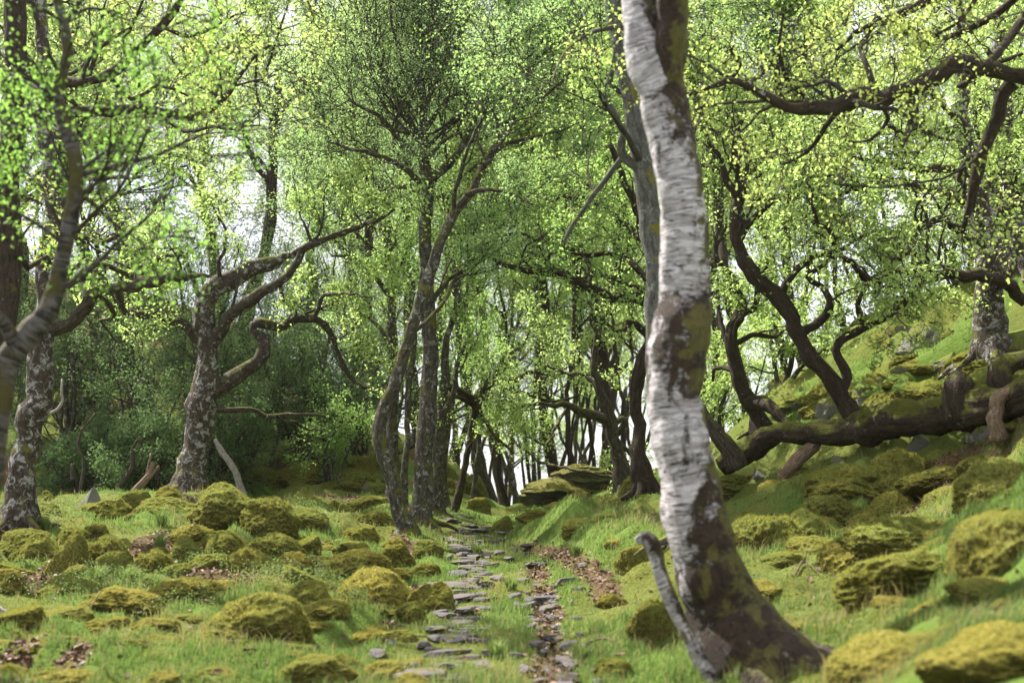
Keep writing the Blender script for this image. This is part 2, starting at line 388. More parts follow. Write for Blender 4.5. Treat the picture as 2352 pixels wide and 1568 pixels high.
def birch2_mat():
    b = NB('grey_birch_bark'); v = b.attr('bk'); up, nx, pos = b.up()
    band = b.noise(b.mapping(v, (6, 6, 30)), 1.0, 5, .7, .6)
    col = b.mix(b.ramp(band, [(.42, 0), (.6, 1)]), (.022, .018, .015), (.11, .10, .095))
    ms = b.math('ADD', b.noise(v, 4, 5, .65), b.math('MULTIPLY', up, .15))
    col = b.mix(b.ramp(ms, [(.47, 0), (.56, 1)]), col, (.06, .052, .015))
    return b.princ(col, .8, b.bump(b.math('ADD', band, b.noise(v, 30, 4)), .8, .015), .25)
M['birch2'] = birch2_mat()

def leaf_mat(name, a, b_, t1, t2, tr=.5, yellow=None):
    b = NB(name); r = b.attr('rnd', 'Fac'); up, nx, pos = b.up()
    big = b.noise(pos, .55, 3); f = b.math('ADD', b.math('MULTIPLY', r, .65), b.math('MULTIPLY', b.math('SUBTRACT', big, .5), 1.1), True)
    f2 = b.math('ADD', f, .12, True)
    col = b.mix(f2, a, b_); tc_ = b.mix(f2, t1, t2)
    d = b.n('ShaderNodeBsdfPrincipled'); b.l(col, d.inputs['Base Color']); d.inputs['Roughness'].default_value = .55; d.inputs['Specular IOR Level'].default_value = .22
    t = b.n('ShaderNodeBsdfTranslucent'); b.l(tc_, t.inputs['Color'])
    m = b.n('ShaderNodeMixShader'); m.inputs[0].default_value = tr; b.l(d.outputs[0], m.inputs[1]); b.l(t.outputs[0], m.inputs[2])
    b.l(m.outputs[0], b.out.inputs['Surface']); return b.m
M['leaf_lime'] = leaf_mat('oak_leaf_lime', (.17, .26, .07), (.30, .38, .13), (.44, .65, .14), (.68, .82, .30))
M['leaf_yellow'] = leaf_mat('oak_leaf_golden', (.19, .26, .06), (.30, .34, .10), (.50, .66, .13), (.72, .78, .26))
M['leaf_mid'] = leaf_mat('leaf_mid_green', (.13, .22, .06), (.24, .33, .10), (.34, .58, .12), (.56, .74, .24))
M['leaf_birch'] = leaf_mat('birch_leaf', (.13, .21, .09), (.22, .31, .14), (.36, .57, .17), (.54, .72, .29))
M['leaf_fresh'] = leaf_mat('fresh_leaf', (.09, .18, .035), (.16, .26, .06), (.26, .52, .08), (.42, .66, .14))
M['leaf_dark'] = leaf_mat('holly_leaf', (.06, .10, .04), (.15, .20, .085), (.12, .25, .06), (.28, .42, .13), .4)
M['grass'] = leaf_mat('grass_blades', (.06, .115, .025), (.16, .20, .065), (.13, .27, .04), (.34, .41, .13), .4)
M['moss_fuzz'] = leaf_mat('moss_fuzz', (.08, .09, .016), (.31, .29, .06), (.28, .30, .04), (.52, .46, .08), .35)
M['moss_ground'] = leaf_mat('moss_ground_fuzz', (.06, .09, .02), (.21, .25, .055), (.16, .24, .03), (.38, .44, .09), .35)
M['straw'] = leaf_mat('dry_grass', (.20, .17, .07), (.34, .28, .12), (.34, .28, .10), (.5, .42, .18), .35)

def moss_mat(name, golden=0.0, rock=.0):
    b = NB(name); up, nx, pos = b.up(); oi = b.n('ShaderNodeObjectInfo')
    n1 = b.noise(pos, 3.0, 5, .6); n2 = b.noise(pos, 26, 5, .7); n3 = b.noise(pos, 90, 3, .6)
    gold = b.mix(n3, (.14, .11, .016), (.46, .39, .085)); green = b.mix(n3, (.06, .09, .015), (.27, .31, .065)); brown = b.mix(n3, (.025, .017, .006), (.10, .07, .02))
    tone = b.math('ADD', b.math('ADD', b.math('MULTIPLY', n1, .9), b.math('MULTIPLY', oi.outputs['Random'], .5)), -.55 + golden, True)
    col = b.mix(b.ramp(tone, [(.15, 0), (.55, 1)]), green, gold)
    low = b.math('ADD', b.math('MULTIPLY', up, -.42), b.math('MULTIPLY', n2, 1.2))  # sides and undersides browner than tops: shade painted into the moss colour
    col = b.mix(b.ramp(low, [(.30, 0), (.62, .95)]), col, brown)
    if rock:
        rf = b.ramp(b.math('ADD', b.noise(pos, 2.2, 6, .65), b.math('MULTIPLY', up, -.30)), [(.60 - rock, 0), (.64 - rock, 1)])
        rc = b.mix(b.noise(pos, 12, 6, .7), (.07, .068, .065), (.34, .33, .32)); col = b.mix(rf, col, rc)
    h = b.math('ADD', n2, b.math('MULTIPLY', n3, .6))
    return b.princ(col, .95, b.bump(h, 1.0, .05), .1, .15)
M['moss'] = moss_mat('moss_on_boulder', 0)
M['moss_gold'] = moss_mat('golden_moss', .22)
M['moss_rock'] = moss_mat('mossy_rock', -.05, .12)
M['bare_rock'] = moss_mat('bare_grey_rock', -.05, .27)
def stone_mat():
    b = NB('path_slate'); up, nx, pos = b.up(); oi = b.n('ShaderNodeObjectInfo')
    n1 = b.noise(pos, 7, 6, .65); n2 = b.noise(pos, 60, 4, .6)
    col = b.mix(n1, (.05, .047, .052), (.17, .16, .175)); col = b.mix(b.math('MULTIPLY', oi.outputs['Random'], .5), col, (.16, .12, .115))
    col = b.mix(b.ramp(n2, [(.3, .6), (.6, 0)]), col, (.07, .065, .06))
    mf = b.ramp(b.noise(pos, 5, 6, .7), [(.56, 0), (.63, 1)]); col = b.mix(mf, col, (.10, .10, .02))
    return b.princ(col, .85, b.bump(b.math('ADD', n1, b.math('MULTIPLY', n2, .3)), .7, .02), .15)
M['slate'] = stone_mat()
def layered_mat():
    b = NB('layered_mossy_stone'); up, nx, pos = b.up()
    lay = b.noise(b.mapping(pos, (1.3, 1.3, 14)), 1.0, 5, .6, .5); n2 = b.noise(pos, 30, 4, .6)
    rock = b.mix(lay, (.03, .027, .022), (.13, .12, .105)); ms = b.mix(n2, (.06, .065, .01), (.17, .15, .025))
    f = b.ramp(b.math('ADD', b.math('MULTIPLY', up, .6), b.math('MULTIPLY', b.noise(pos, 3, 4), .6)), [(.42, 0), (.62, 1)])
    return b.princ(b.mix(f, rock, ms), .9, b.bump(b.math('ADD', lay, b.math('MULTIPLY', n2, .4)), 1, .06), .2)
M['layered'] = layered_mat()
def litter_mat():
    b = NB('dead_leaves'); r = b.attr('rnd', 'Fac')
    col = b.ramp(r, [(0, (.05, .022, .015)), (.4, (.11, .05, .032)), (.8, (.19, .10, .065)), (1, (.34, .24, .18))])
    return b.princ(col, .6, None, .35)
M['litter'] = litter_mat()
def ground_mat():
    b = NB('woodland_floor'); up, nx, pos = b.up()
    lit = b.attr('litter', 'Fac'); gr = b.attr('grassy', 'Fac')
    n1 = b.noise(pos, 1.2, 5, .6); n2 = b.noise(pos, 14, 6, .7); n3 = b.noise(pos, 70, 4, .6)
    moss = b.mix(n3, (.05, .075, .014), (.16, .20, .04)); moss = b.mix(b.ramp(n1, [(.45, 0), (.7, .45)]), moss, b.mix(n3, (.13, .10, .015), (.28, .23, .04)))
    grass = b.mix(n3, (.045, .10, .012), (.14, .22, .035))
    col = b.mix(b.ramp(b.math('ADD', gr, b.math('MULTIPLY', b.math('SUBTRACT', n2, .5), .5)), [(.4, 0), (.6, 1)]), moss, grass)
    soil = b.mix(n3, (.035, .02, .013), (.16, .085, .055))
    col = b.mix(b.ramp(b.math('ADD', lit, b.math('MULTIPLY', b.math('SUBTRACT', n2, .5), .8)), [(.4, 0), (.6, 1)]), col, soil)
    rf = b.ramp(b.math('ADD', b.noise(pos, .8, 7, .7), b.math('MULTIPLY', up, -.42)), [(.42, 0), (.45, 1)])
    col = b.mix(rf, col, b.mix(b.noise(pos, 9, 6, .7), (.06, .058, .055), (.30, .29, .28)))
    return b.princ(col, .95, b.bump(b.math('ADD', n2, b.math('MULTIPLY', n3, .5)), 1, .05), .1, .15)
M['ground'] = ground_mat()

# ------------------------------------------------------------------ ground sheet
def litter_mask(X, Y):
    d = X - path_x(Y); n = fbm(X * 2.5, Y * 1.6, 1.1, 3)
    gx = np.interp(Y, [9, 11, 13, 15, 18, 21], [.9, .95, .9, .75, .55, .5])
    a = np.exp(-((d - .38) / .14) ** 2) * (Y < 16) * (.75 + .5 * fbm(X * 1.3, Y * 1.1, 8.1, 2))
    c = .85 * np.exp(-((d - gx) / .12) ** 2) * sstep(11, 12.5, Y) * (1 - sstep(18.5, 20, Y))
    e = .85 * sstep(.16, .36, fbm(X * .9 + 4, Y * .6, 6.6, 4)) * (X < -.8)
    f = .9 * np.exp(-(((X - 4.7) / .8) ** 2 + ((Y - 15) / 1.0) ** 2))
    return np.clip(np.maximum(np.maximum(a, c), np.maximum(e, f)) * (1 + .9 * n), 0, 1)
def grass_mask(X, Y):
    n = fbm(X * .9, Y * .6, 4.4, 4) * 1.6 + .33
    d = np.abs(X - path_x(Y) - .05)
    n = n + .3 * np.exp(-((d - 1.0) / .5) ** 2) + .12 * (X < -1) * (Y < 12)
    n = n - .35 * sstep(.2, 2.0, X / np.maximum(Y, 3) * 10 - .8) * sstep(15, 18, Y) - .5 * sstep(24, 28, Y)
    return np.clip(n, 0, 1)
def ys_grid():
    y = [1.0]
    while y[-1] < 34: y.append(y[-1] + max(.05, .0065 * y[-1]))
    while y[-1] < 900: y.append(y[-1] * 1.04)
    return np.array(y)
gy = ys_grid(); gs = np.linspace(-1.15, 1.15, 560) ; gs = np.sign(gs) * (.45 * np.abs(gs) + .55 * np.abs(gs) ** 2.2)
S_, Y_ = np.meshgrid(gs, gy); X_ = S_ * (Y_ + 5); Z_ = terrain(X_, Y_)
n0, n1_ = S_.shape; idx = np.arange(n0 * n1_).reshape(n0, n1_)
Q_ = np.stack([idx[:-1, :-1], idx[:-1, 1:], idx[1:, 1:], idx[1:, :-1]], -1).reshape(-1, 4)
g = mesh_obj('ground', np.stack([X_, Y_, Z_], -1).reshape(-1, 3), quads=Q_, mats=(M['ground'],),
             attrs={'litter': litter_mask(X_, Y_).ravel(), 'grassy': grass_mask(X_, Y_).ravel()})
tag(g, 'mossy green woodland floor rising to a bank on the right', None, kind='structure')

# ------------------------------------------------------------------ boulders
def ico(sub):
    bm = bmesh.new(); bmesh.ops.create_icosphere(bm, subdivisions=sub, radius=1)
    V = np.array([v.co[:] for v in bm.verts]); T = np.array([[v.index for v in f.verts] for f in bm.faces]); bm.free(); return V, T
IV, IT = ico(6); IV5, IT5 = ico(5)
def rock_shape(seed, rough=.22, facet=0.0, V=None):
    V = IV if V is None else V; r = np.random.default_rng(seed); s = seed * 7.31
    d = 1 + rough * 1.3 * fbm(V[:, 0] * 1.2 + s, V[:, 1] * 1.2, V[:, 2] * 1.2, 2) + rough * (.45 if facet > 4 else .25) * fbm(V[:, 0] * 4 + s, V[:, 1] * 4, V[:, 2] * 4, 3) \
        + .035 * noise(V[:, 0] * 14 + s, V[:, 1] * 14, V[:, 2] * 14) + .018 * noise(V[:, 0] * 34 + s, V[:, 1] * 34, V[:, 2] * 34)
    if facet < 5:
        d = d + .035 * (1 - 2 * np.abs(noise(V[:, 0] * 5 + s, V[:, 1] * 5, V[:, 2] * 5 + 2))) + .035 * (1 - 2 * np.abs(noise(V[:, 0] * 13 + s, V[:, 1] * 13, V[:, 2] * 13)))
    P = V * d[:, None]
    for _ in range(int(facet)):
        nn = unit(r.normal(0, 1, 3)); c = r.uniform(.5, .8); k = P @ nn; m = k > c
        P[m] -= nn[None] * ((k[m] - c) * .88)[:, None]
    P[:, 2] = np.where(P[:, 2] > 0, P[:, 2], P[:, 2] * .7)
    return P
def fuzz(P, T, n, ln, wd, seed):
    r = np.random.default_rng(seed); A, B, C = P[T[:, 0]], P[T[:, 1]], P[T[:, 2]]
    nr = np.cross(B - A, C - A); ar = np.linalg.norm(nr, axis=1); nr = unit(nr)
    wgt = ar * (nr[:, 2] > -.45); ix = r.choice(len(T), n, p=wgt / wgt.sum())
    a, b = r.uniform(0, 1, (2, n, 1)); sw = (a + b) > 1; a = np.where(sw, 1 - a, a); b = np.where(sw, 1 - b, b)
    p = A[ix] + (B[ix] - A[ix]) * a + (C[ix] - A[ix]) * b
    ax = unit(nr[ix] + r.normal(0, .5, (n, 3))); L = ln * r.uniform(.5, 1.4, (n, 1)); sd = unit(np.cross(ax, r.normal(0, 1, (n, 3)))) * wd
    V = np.stack([p - sd - nr[ix] * .01, p + sd - nr[ix] * .01, p + ax * L], 1).reshape(-1, 3)
    return V, np.arange(n * 3).reshape(n, 3), np.repeat(r.uniform(0, 1, n), 3)
BM = {}
def boulder_mesh(kind, k):
    key = (kind, k)
    if key in BM: return BM[key]
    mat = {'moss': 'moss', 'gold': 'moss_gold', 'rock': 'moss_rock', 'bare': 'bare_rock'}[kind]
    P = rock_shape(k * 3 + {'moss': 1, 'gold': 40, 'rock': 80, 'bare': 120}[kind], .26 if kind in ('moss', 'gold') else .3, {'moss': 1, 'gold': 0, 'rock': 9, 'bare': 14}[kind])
    nf = {'moss': 7000, 'gold': 9000, 'rock': 2500, 'bare': 0}[kind]
    me_v, me_t, rnd, mi = P, IT, np.zeros(len(P)), np.zeros(len(IT))
    if nf:
        fv, ft, fr = fuzz(P, IT, nf, .07, .010, k); me_v = np.concatenate([P, fv]); me_t = np.concatenate([IT, ft + len(P)])
        rnd = np.concatenate([rnd, fr]); mi = np.concatenate([mi, np.ones(len(ft))])
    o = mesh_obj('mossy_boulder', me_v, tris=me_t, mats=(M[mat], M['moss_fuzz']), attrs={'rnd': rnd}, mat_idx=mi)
    me = o.data; bpy.data.objects.remove(o); BM[key] = me; return me
placed = []
def boulder(px, py, wp, hp, kind, label, name='mossy_boulder', cat='boulder', group=None, D=None, deep=.85, tilt=0.0, yaw=None, flat=1.0):
    """px,py centre in the picture, wp,hp its seen width and height"""
    k = random.randrange(6); yb = py + hp * .42
    Y = D if D else hit(px, yb)
    W = wp * Y / F; H = hp * Y / F
    a, _ = ray(px, yb); X = a * Y; gz = float(terrain(X, Y))
    zt = EYE + ray(px, py - hp * .5)[1] * Y                    # top
    zt = max(zt, gz + .3 * H)
    rz = max((zt - gz) * .98, .3 * W)
    if flat != 1: zt = gz + (zt - gz) * flat; rz = max((zt - gz) * 1.3, .3 * W)
    o = bpy.data.objects.new(name, boulder_mesh(kind, k)); COL.objects.link(o)
    Yc = Y + W * .25
    o.location = (X * Yc / Y, Yc, zt - rz); o.scale = (W * .54, W * .54 * deep, rz * .95)
    o.rotation_euler = (random.uniform(-.15, .15), tilt + random.uniform(-.12, .12), (random.uniform(-.4, .4) + random.choice([0, math.pi])) if yaw is None else yaw)
    placed.append((X * Yc / Y, Yc, W * .5)); tag(o, label, cat, group); return o
# left of the path: zoom-view list (x, y, w, h) in picture units of .52
LB = [  # x, y, w, h, kind, label
 (165,810,150,70,'moss','low olive boulder at the foot of the speckled oak on the left edge'),
 (180,843,130,50,'moss','flat mossy boulder just in front of the speckled oak foot'),
 (470,790,180,60,'gold','long low mossy boulder between the speckled oak and the forked oak'),
 (600,770,120,70,'moss','rounded mossy boulder left of the forked oak foot'),
 (745,745,120,55,'gold','pale topped mossy boulder directly at the forked oak foot'),
 (740,800,230,60,'gold','wide flat mossy boulder below the forked oak'),
 (1010,800,260,150,'moss','largest stepped mossy boulder on the left rise, right of the forked oak'),
 (1180,850,190,140,'moss','steep mossy boulder with a fallen twig, right of the largest stepped one'),
 (1360,850,150,90,'moss','dark mossy boulder between the steep boulder and the leaning birch stems'),
 (1205,770,100,50,'gold','small bright mossy boulder behind the steep boulder'),
 (1350,778,140,56,'gold','low bright mossy boulder on the skyline left of the leaning stems'),
 (110,935,190,60,'moss','long brown mossy boulder low beneath the speckled oak'),
 (315,920,110,70,'moss','dark green leafy boulder in the middle of the left turf'),
 (420,900,90,50,'gold','small pale mossy boulder above the bright grass tuft'),
 (190,970,170,70,'moss','flat mossy boulder below the long brown one at left'),
 (300,1010,150,130,'moss','tall dark mossy boulder at left, beside a hollow of leaves'),
 (480,985,180,120,'moss','broad mossy boulder with bilberry leaves at left'),
 (690,1040,160,110,'moss','green mossy boulder with plants left of the paired round boulders'),
 (860,915,180,80,'gold','wide golden mossy boulder under the largest stepped one'),
 (830,985,140,80,'moss','brown round mossy boulder under the wide golden one'),
 (915,935,80,55,'moss','small brown knob of moss right of the wide golden boulder'),
 (1010,975,170,90,'gold','sunlit flat mossy boulder in the middle of the left rise'),
 (1090,1045,200,130,'gold','domed green mossy boulder in front of the sunlit flat one'),
 (1215,980,220,130,'moss','dark sided dome boulder right of the sunlit flat one'),
 (1330,960,140,100,'moss','dark mossy boulder behind the dark sided dome'),
 (920,1060,150,110,'moss','shaded brown boulder left of the domed green one'),
 (800,1085,120,80,'moss','small shaded boulder left of the shaded brown one'),
 (720,1130,150,80,'moss','low green boulder in the grass above the long humped boulder'),
 (500,1050,130,80,'moss','small golden green boulder above the tall grass tuft at left'),
 (340,1085,90,50,'gold','little golden cushion under the tall dark boulder'),
 (80,1060,170,70,'moss','low leafy boulder at the left edge of the turf'),
 (30,1140,140,110,'gold','half hidden golden boulder cut by the left edge of the view'),
 (300,1150,200,90,'moss','flat boulder overgrown with small leaves at lower left'),
 (560,1220,230,120,'gold','golden brown twin humped boulder at lower left'),
 (820,1180,290,130,'gold','long humped golden boulder in the lower left grass'),
 (1280,1055,170,80,'gold','sloping golden boulder left of the boulder with a bare stone face'),
 (1340,1115,160,130,'moss','mossy boulder with a small bare grey stone face'),
 (1000,1175,120,50,'gold','little brown cushion right of the long humped boulder'),
 (1200,1170,140,50,'moss','low dead grass hummock under the bare faced boulder'),
 (1360,1225,190,130,'gold','round shaggy brown boulder below the bare faced boulder'),
 (1440,1275,190,100,'gold','pale strawy boulder below the round shaggy one'),
 (1150,1310,330,170,'gold','biggest golden shaggy boulder in the lower left grass'),
 (60,1290,200,150,'moss','dark mossy boulder with a pale bare branch at the left edge'),
 (290,1290,180,90,'gold','golden cushion boulder right of the pale bare branch'),
 (500,1310,150,60,'gold','low fuzzy cushion between the golden boulders at lower left'),
 (680,1340,160,80,'moss','brown tufted cushion beside the patch of fallen leaves'),
 (850,1305,150,55,'moss','low grassy cushion above the patch of fallen leaves'),
 (520,1380,200,70,'moss','green grassy hummock below the low fuzzy cushion'),
 (1370,1535,280,110,'gold','blurred golden boulder cut by the bottom edge left of the path'),
 (300,1560,280,80,'gold','blurred brown boulder at the bottom left of the view'),
 (960,1560,200,70,'gold','blurred golden boulder at the bottom between two others'),
 (30,1540,150,90,'gold','blurred boulder in the bottom left corner')]
CB = [
 (215,850,150,90,'moss','dark square mossy boulder left of the leaning stem foot'),
 (150,905,130,60,'gold','strawy boulder below the dark square one'),
 (110,980,130,60,'moss','brown boulder beside the grass left of the leaning stems'),
 (305,990,130,75,'gold','golden green boulder directly below the leaning stem foot'),
 (440,980,105,72,'moss','round mossy boulder at the left edge of the path'),
 (120,1062,250,115,'gold','wide layered golden boulder left of the path'),
 (430,1068,110,45,'gold','low yellow cushion at the path edge above the long boulder'),
 (310,1090,110,60,'gold','pale grassy cushion right of the wide layered boulder'),
 (230,1172,340,135,'gold','long mossy boulder reaching to the path edge'),
 (440,1185,180,115,'moss','dark fringed end boulder touching the stepping stones'),
 (375,1250,110,80,'moss','small brown boulder below the dark fringed one'),
 (30,1165,130,90,'moss','brown hanging boulder left of the long path side one'),
 (200,772,170,60,'gold','low mossy boulder behind the leaning stem'),
 (50,790,120,70,'moss','boulder with a hollow face left of the leaning stem on the rise'),
 (950,765,150,55,'gold','low sunny mossy boulder in front of the layered outcrop'),
 (1122,748,90,50,'gold','smooth round mossy boulder in front of the layered outcrop'),
 (1220,790,125,85,'moss','block shaped mossy boulder right of the smooth round one'),
 (1120,815,120,50,'gold','low cushion in front of the block shaped boulder'),
 (1010,800,90,45,'gold','small strawy cushion below the low sunny boulder'),
 (770,866,85,45,'moss','small dark boulder in the upper path'),
 (60,1485,150,85,'gold','golden dome low left of the path at the bottom'),
 (1250,1495,140,60,'moss','low brown hummock right of the gutter at the bottom'),
 (1370,715,160,100,'gold','sunlit mossy boulder on the bank left of the white birch'),
 (1350,655,130,70,'moss','dark mossy boulder behind the sunlit bank boulder'),
 (920,845,130,70,'gold','strawy bank hummock right of the upper path'),
 (1150,890,190,80,'gold','wide strawy hummock on the right bank of the path'),
 (1370,1040,150,120,'moss','dark boulder under the bank just left of the birch'),
 (1255,1195,110,40,'gold','golden cushion below the leaf filled hollow'),
 (1450,1310,180,170,'moss','mossy brown block against the broken stub of the birch')]
RB = [
 (1040,590,240,170,'gold','tall smooth mossy dome below the fallen trunk'),
 (830,680,360,120,'gold','wide smooth mossy slab below the tall dome'),
 (700,775,240,150,'moss','rounded mossy boulder at the low end of the wide slab'),
 (940,760,230,100,'gold','shaded mossy shelf right of the wide slab'),
 (1110,660,200,110,'moss','grassy mossy boulder right of the tall smooth dome'),
 (400,870,230,280,'moss','dark brown leaning boulder right of the white birch'),
 (600,870,190,180,'moss','mossy boulder with a dark hollow face beside the leaning one'),
 (620,955,190,90,'gold','orange yellow cushion under the hollow faced boulder'),
 (750,1000,200,150,'gold','blurred golden boulder right of the orange cushion'),
 (1060,910,380,170,'gold','long golden ridge boulder on the right slope'),
 (1050,1080,440,220,'gold','large brown and golden boulder below the long ridge'),
 (1440,950,340,360,'gold','huge golden boulder at the right edge of the view'),
 (1160,1245,160,125,'gold','small round brown boulder alone on the right grass'),
 (1440,1160,280,120,'gold','pale golden boulder under the huge one at right'),
 (960,1460,420,260,'gold','blurred dark golden boulder at the bottom right'),
 (1420,1450,420,320,'gold','blurred orange boulder in the bottom right corner'),
 (1450,650,300,200,'gold','bright yellow moss mound at the right edge'),
 (590,1375,320,110,'gold','flat yellow moss cushion right of the birch root'),
 (1215,745,160,60,'gold','small yellow moss cushion below the leafy hollow'),
 (440,700,110,55,'gold','bright knob of moss beside the dark cracked rocks'),
 (240,670,230,90,'moss','dark shaded boulder just right of the white birch'),
 (1220,540,150,100,'moss','pointed mossy boulder at the leafy hollow under the trunk'),
 (1330,565,110,60,'moss','low mossy boulder right of the pointed one'),
 (760,600,170,80,'moss','mossy boulder under the middle of the fallen trunk'),
 (560,655,150,60,'moss','low mossy shelf between the trunk and the wide slab')]
def golden(k): return k
for x, y, w_, h_, kd, lb in LB: boulder(x * .5203, 752.6 + y * .5203, w_ * .5203 * 1.14, h_ * .5203 * 1.2, kd, lb, group='mossy boulders')
for x, y, w_, h_, kd, lb in CB: boulder(752.6 + x * .5203, 752.6 + y * .5203, w_ * .5203 * 1.08, h_ * .5203 * 1.1, kd, lb, group='mossy boulders')
for x, y, w_, h_, kd, lb in RB: boulder(1552 + x * .5203, 752.6 + y * .5203, w_ * .5203 * 1.25, h_ * .5203 * 1.0, kd, lb, group='mossy boulders', flat=.72, tilt=-.16, deep=1.25)
HR = [ # bare rocks of the right hillside and the dark left slope: x, y, w, h in picture units, kind, label
 (1895,935,70,75,'bare','pale angular rock behind the upright stem of the fallen oak'),
 (1978,912,40,45,'bare','small pointed grey rock right of the pale angular rock'),
 (1752,1088,70,50,'bare','dark cracked rock right of the white birch below the log'),
 (1805,1095,60,45,'bare','dark split rock beside the prop branch'),
 (1932,1075,55,42,'bare','grey tilted rock above the wide mossy slab'),
 (2125,1015,100,60,'bare','grey rock in the shade under the fallen trunk'),
 (2125,742,150,95,'bare','large grey crag on the skyline of the right hill'),
 (2180,780,50,40,'rock','grey rock on the hill left of the mottled oak foot'),
 (2075,760,80,45,'rock','mossy crag left of the large grey crag'),
 (2155,890,38,34,'bare','pale stone on the hillside above the trunk'),
 (1790,880,60,40,'rock','mossy rock high on the left end of the right hill'),
 (1830,925,60,36,'rock','mossy rock left of the pale angular rock'),
 (2010,870,70,34,'rock','flat mossy rock in the middle of the right hillside'),
 (2100,850,60,30,'rock','low rock in the sunlit hillside grass'),
 (2320,850,50,36,'bare','grey stone right of the mottled oak foot'),
 (2040,800,60,34,'rock','mossy ledge under the skyline crag'),
 (2230,865,80,50,'moss','dark mossy hump over the root plate'),
 (1650,1010,50,50,'rock','mossy rock just right of the birch under the leaning stem'),
 (150,1010,80,50,'bare','pale rock on the dark slope right of the speckled oak'),
 (165,930,110,60,'bare','grey crag high on the dark left slope'),
 (260,1060,100,60,'rock','dark boulder on the left slope before the thicket'),
 (205,1140,70,55,'bare','rough brown rock with pale moss left of the small lit stem'),
 (110,1085,80,44,'rock','mossy rock behind the speckled oak foot'),
 (330,1075,90,60,'rock','dark rock at the thicket edge left of the forked oak'),
 (700,1090,120,50,'moss','mossy hump on the dark slope right of the forked oak'),
 (600,1100,90,40,'moss','mossy hump just right of the forked oak foot'),
 (800,1100,110,46,'moss','mossy hump on the dark slope behind the leaning stems'),
 (1100,1160,50,26,'moss','pale mossy hump right of the far stems by the path top')]
for x, y, w_, h_, kd, lb in HR: boulder(x, y, w_, h_ * 1.15, kd, lb, name='hillside_rock', cat='rock', group='rocks on the slopes')

def scatter(n, x0, x1, y0, y1, w0, w1, kinds, label, name, cat, group, test=None, seed=1, flat=.8):
    rr = random.Random(seed); c = 0
    while c < n:
        x, y = rr.uniform(x0, x1), rr.uniform(y0, y1)
        if test and not test(x, y): continue
        w_ = rr.uniform(w0, w1) * (.4 + .9 * (y - y0) / (y1 - y0) if y1 > 1200 else 1); boulder(x, y, w_, w_ * rr.uniform(.35, .5), rr.choice(kinds), label, name, cat, group, flat=flat); c += 1
scatter(70, 1640, 2350, 720, 1000, 26, 80, ['moss', 'gold', 'gold', 'rock', 'rock'], 'small mossy rock among the many strewn over the right hillside above the fallen trunk', 'hillside_rock', 'rock', 'small rocks strewn over the right hillside', lambda x, y: y > 1010 - (x - 1640) * .36, 5)
scatter(26, 1760, 2350, 690, 960, 70, 150, ['rock', 'rock', 'bare', 'moss'], 'larger rough mossy rock among the crags of the right hillside', 'hillside_rock', 'rock', 'crags of the right hillside', lambda x, y: y > 985 - (x - 1640) * .40, 15, 1.0)
scatter(110, 0, 960, 1170, 1568, 40, 100, ['moss', 'gold', 'gold'], 'low moss cushion among the many filling the gaps between the left boulders', 'moss_cushion', 'moss cushion', 'moss cushions between the left boulders', None, 6, .6)
scatter(34, 1680, 2352, 1130, 1568, 60, 150, ['moss', 'gold', 'gold'], 'low moss cushion among the many merging over the right slope below the boulders', 'moss_cushion', 'moss cushion', 'moss cushions on the right slope', lambda x, y: x > 1680 + max(0, y - 1250) * .75, 7, .55)
scatter(16, 1330, 1500, 1150, 1300, 30, 70, ['gold'], 'strawy moss cushion among those lining the right bank of the path', 'moss_cushion', 'moss cushion', 'moss cushions on the path bank', lambda x, y: x > 1330 + (y - 1150) * .6, 8, .7)
scatter(40, 60, 1130, 1050, 1140, 40, 90, ['moss', 'moss', 'rock'], 'shaded mossy hump among the many on the dark slope behind the left trees', 'mossy_hump', 'rock', 'mossy humps on the left slope', None, 9, .8)
# layered outcrop on the rise
def outcrop():
    Yo = 25.0; r = np.random.default_rng(5); V = []; Q = []; n = 0
    root = thing('layered_outcrop', (*at(1300, 1140, Yo)[:2], ground_z(at(1300, 1140, Yo)[0], Yo)), 'dark layered rock outcrop draped in moss where the path tops the rise', 'rock')
    lays = [(1305, 1128, 108, .30), (1345, 1112, 74, .32), (1250, 1142, 60, .22), (1385, 1122, 45, .28)]
    for i, (px, py, hw, th) in enumerate(lays):
        c = np.array(at(px, py, Yo)); W = hw * Yo / F; P = rock_shape(200 + i, .22, 5, IV)
        P = P * np.array([W, W * .75, th]); led = np.sin((P[:, 2] + .10 * fbm(P[:, 0] * 1.2, P[:, 1] * 1.2, i, 3)) * 42)
        rad = unit(P * np.array([1, 1, 0])); P += rad * (np.where(led > 0, led, led * .6) * .035 * (np.abs(P[:, 2]) < th * .8))[:, None]
        P[:, 2] += .05 * fbm(P[:, 0] * 3, P[:, 1] * 3, i * 3.3, 4); P = P + c - np.array(root.location)
        mesh_obj('rock_layer', P, tris=IT, mats=(M['layered'],), parent=root)
outcrop()

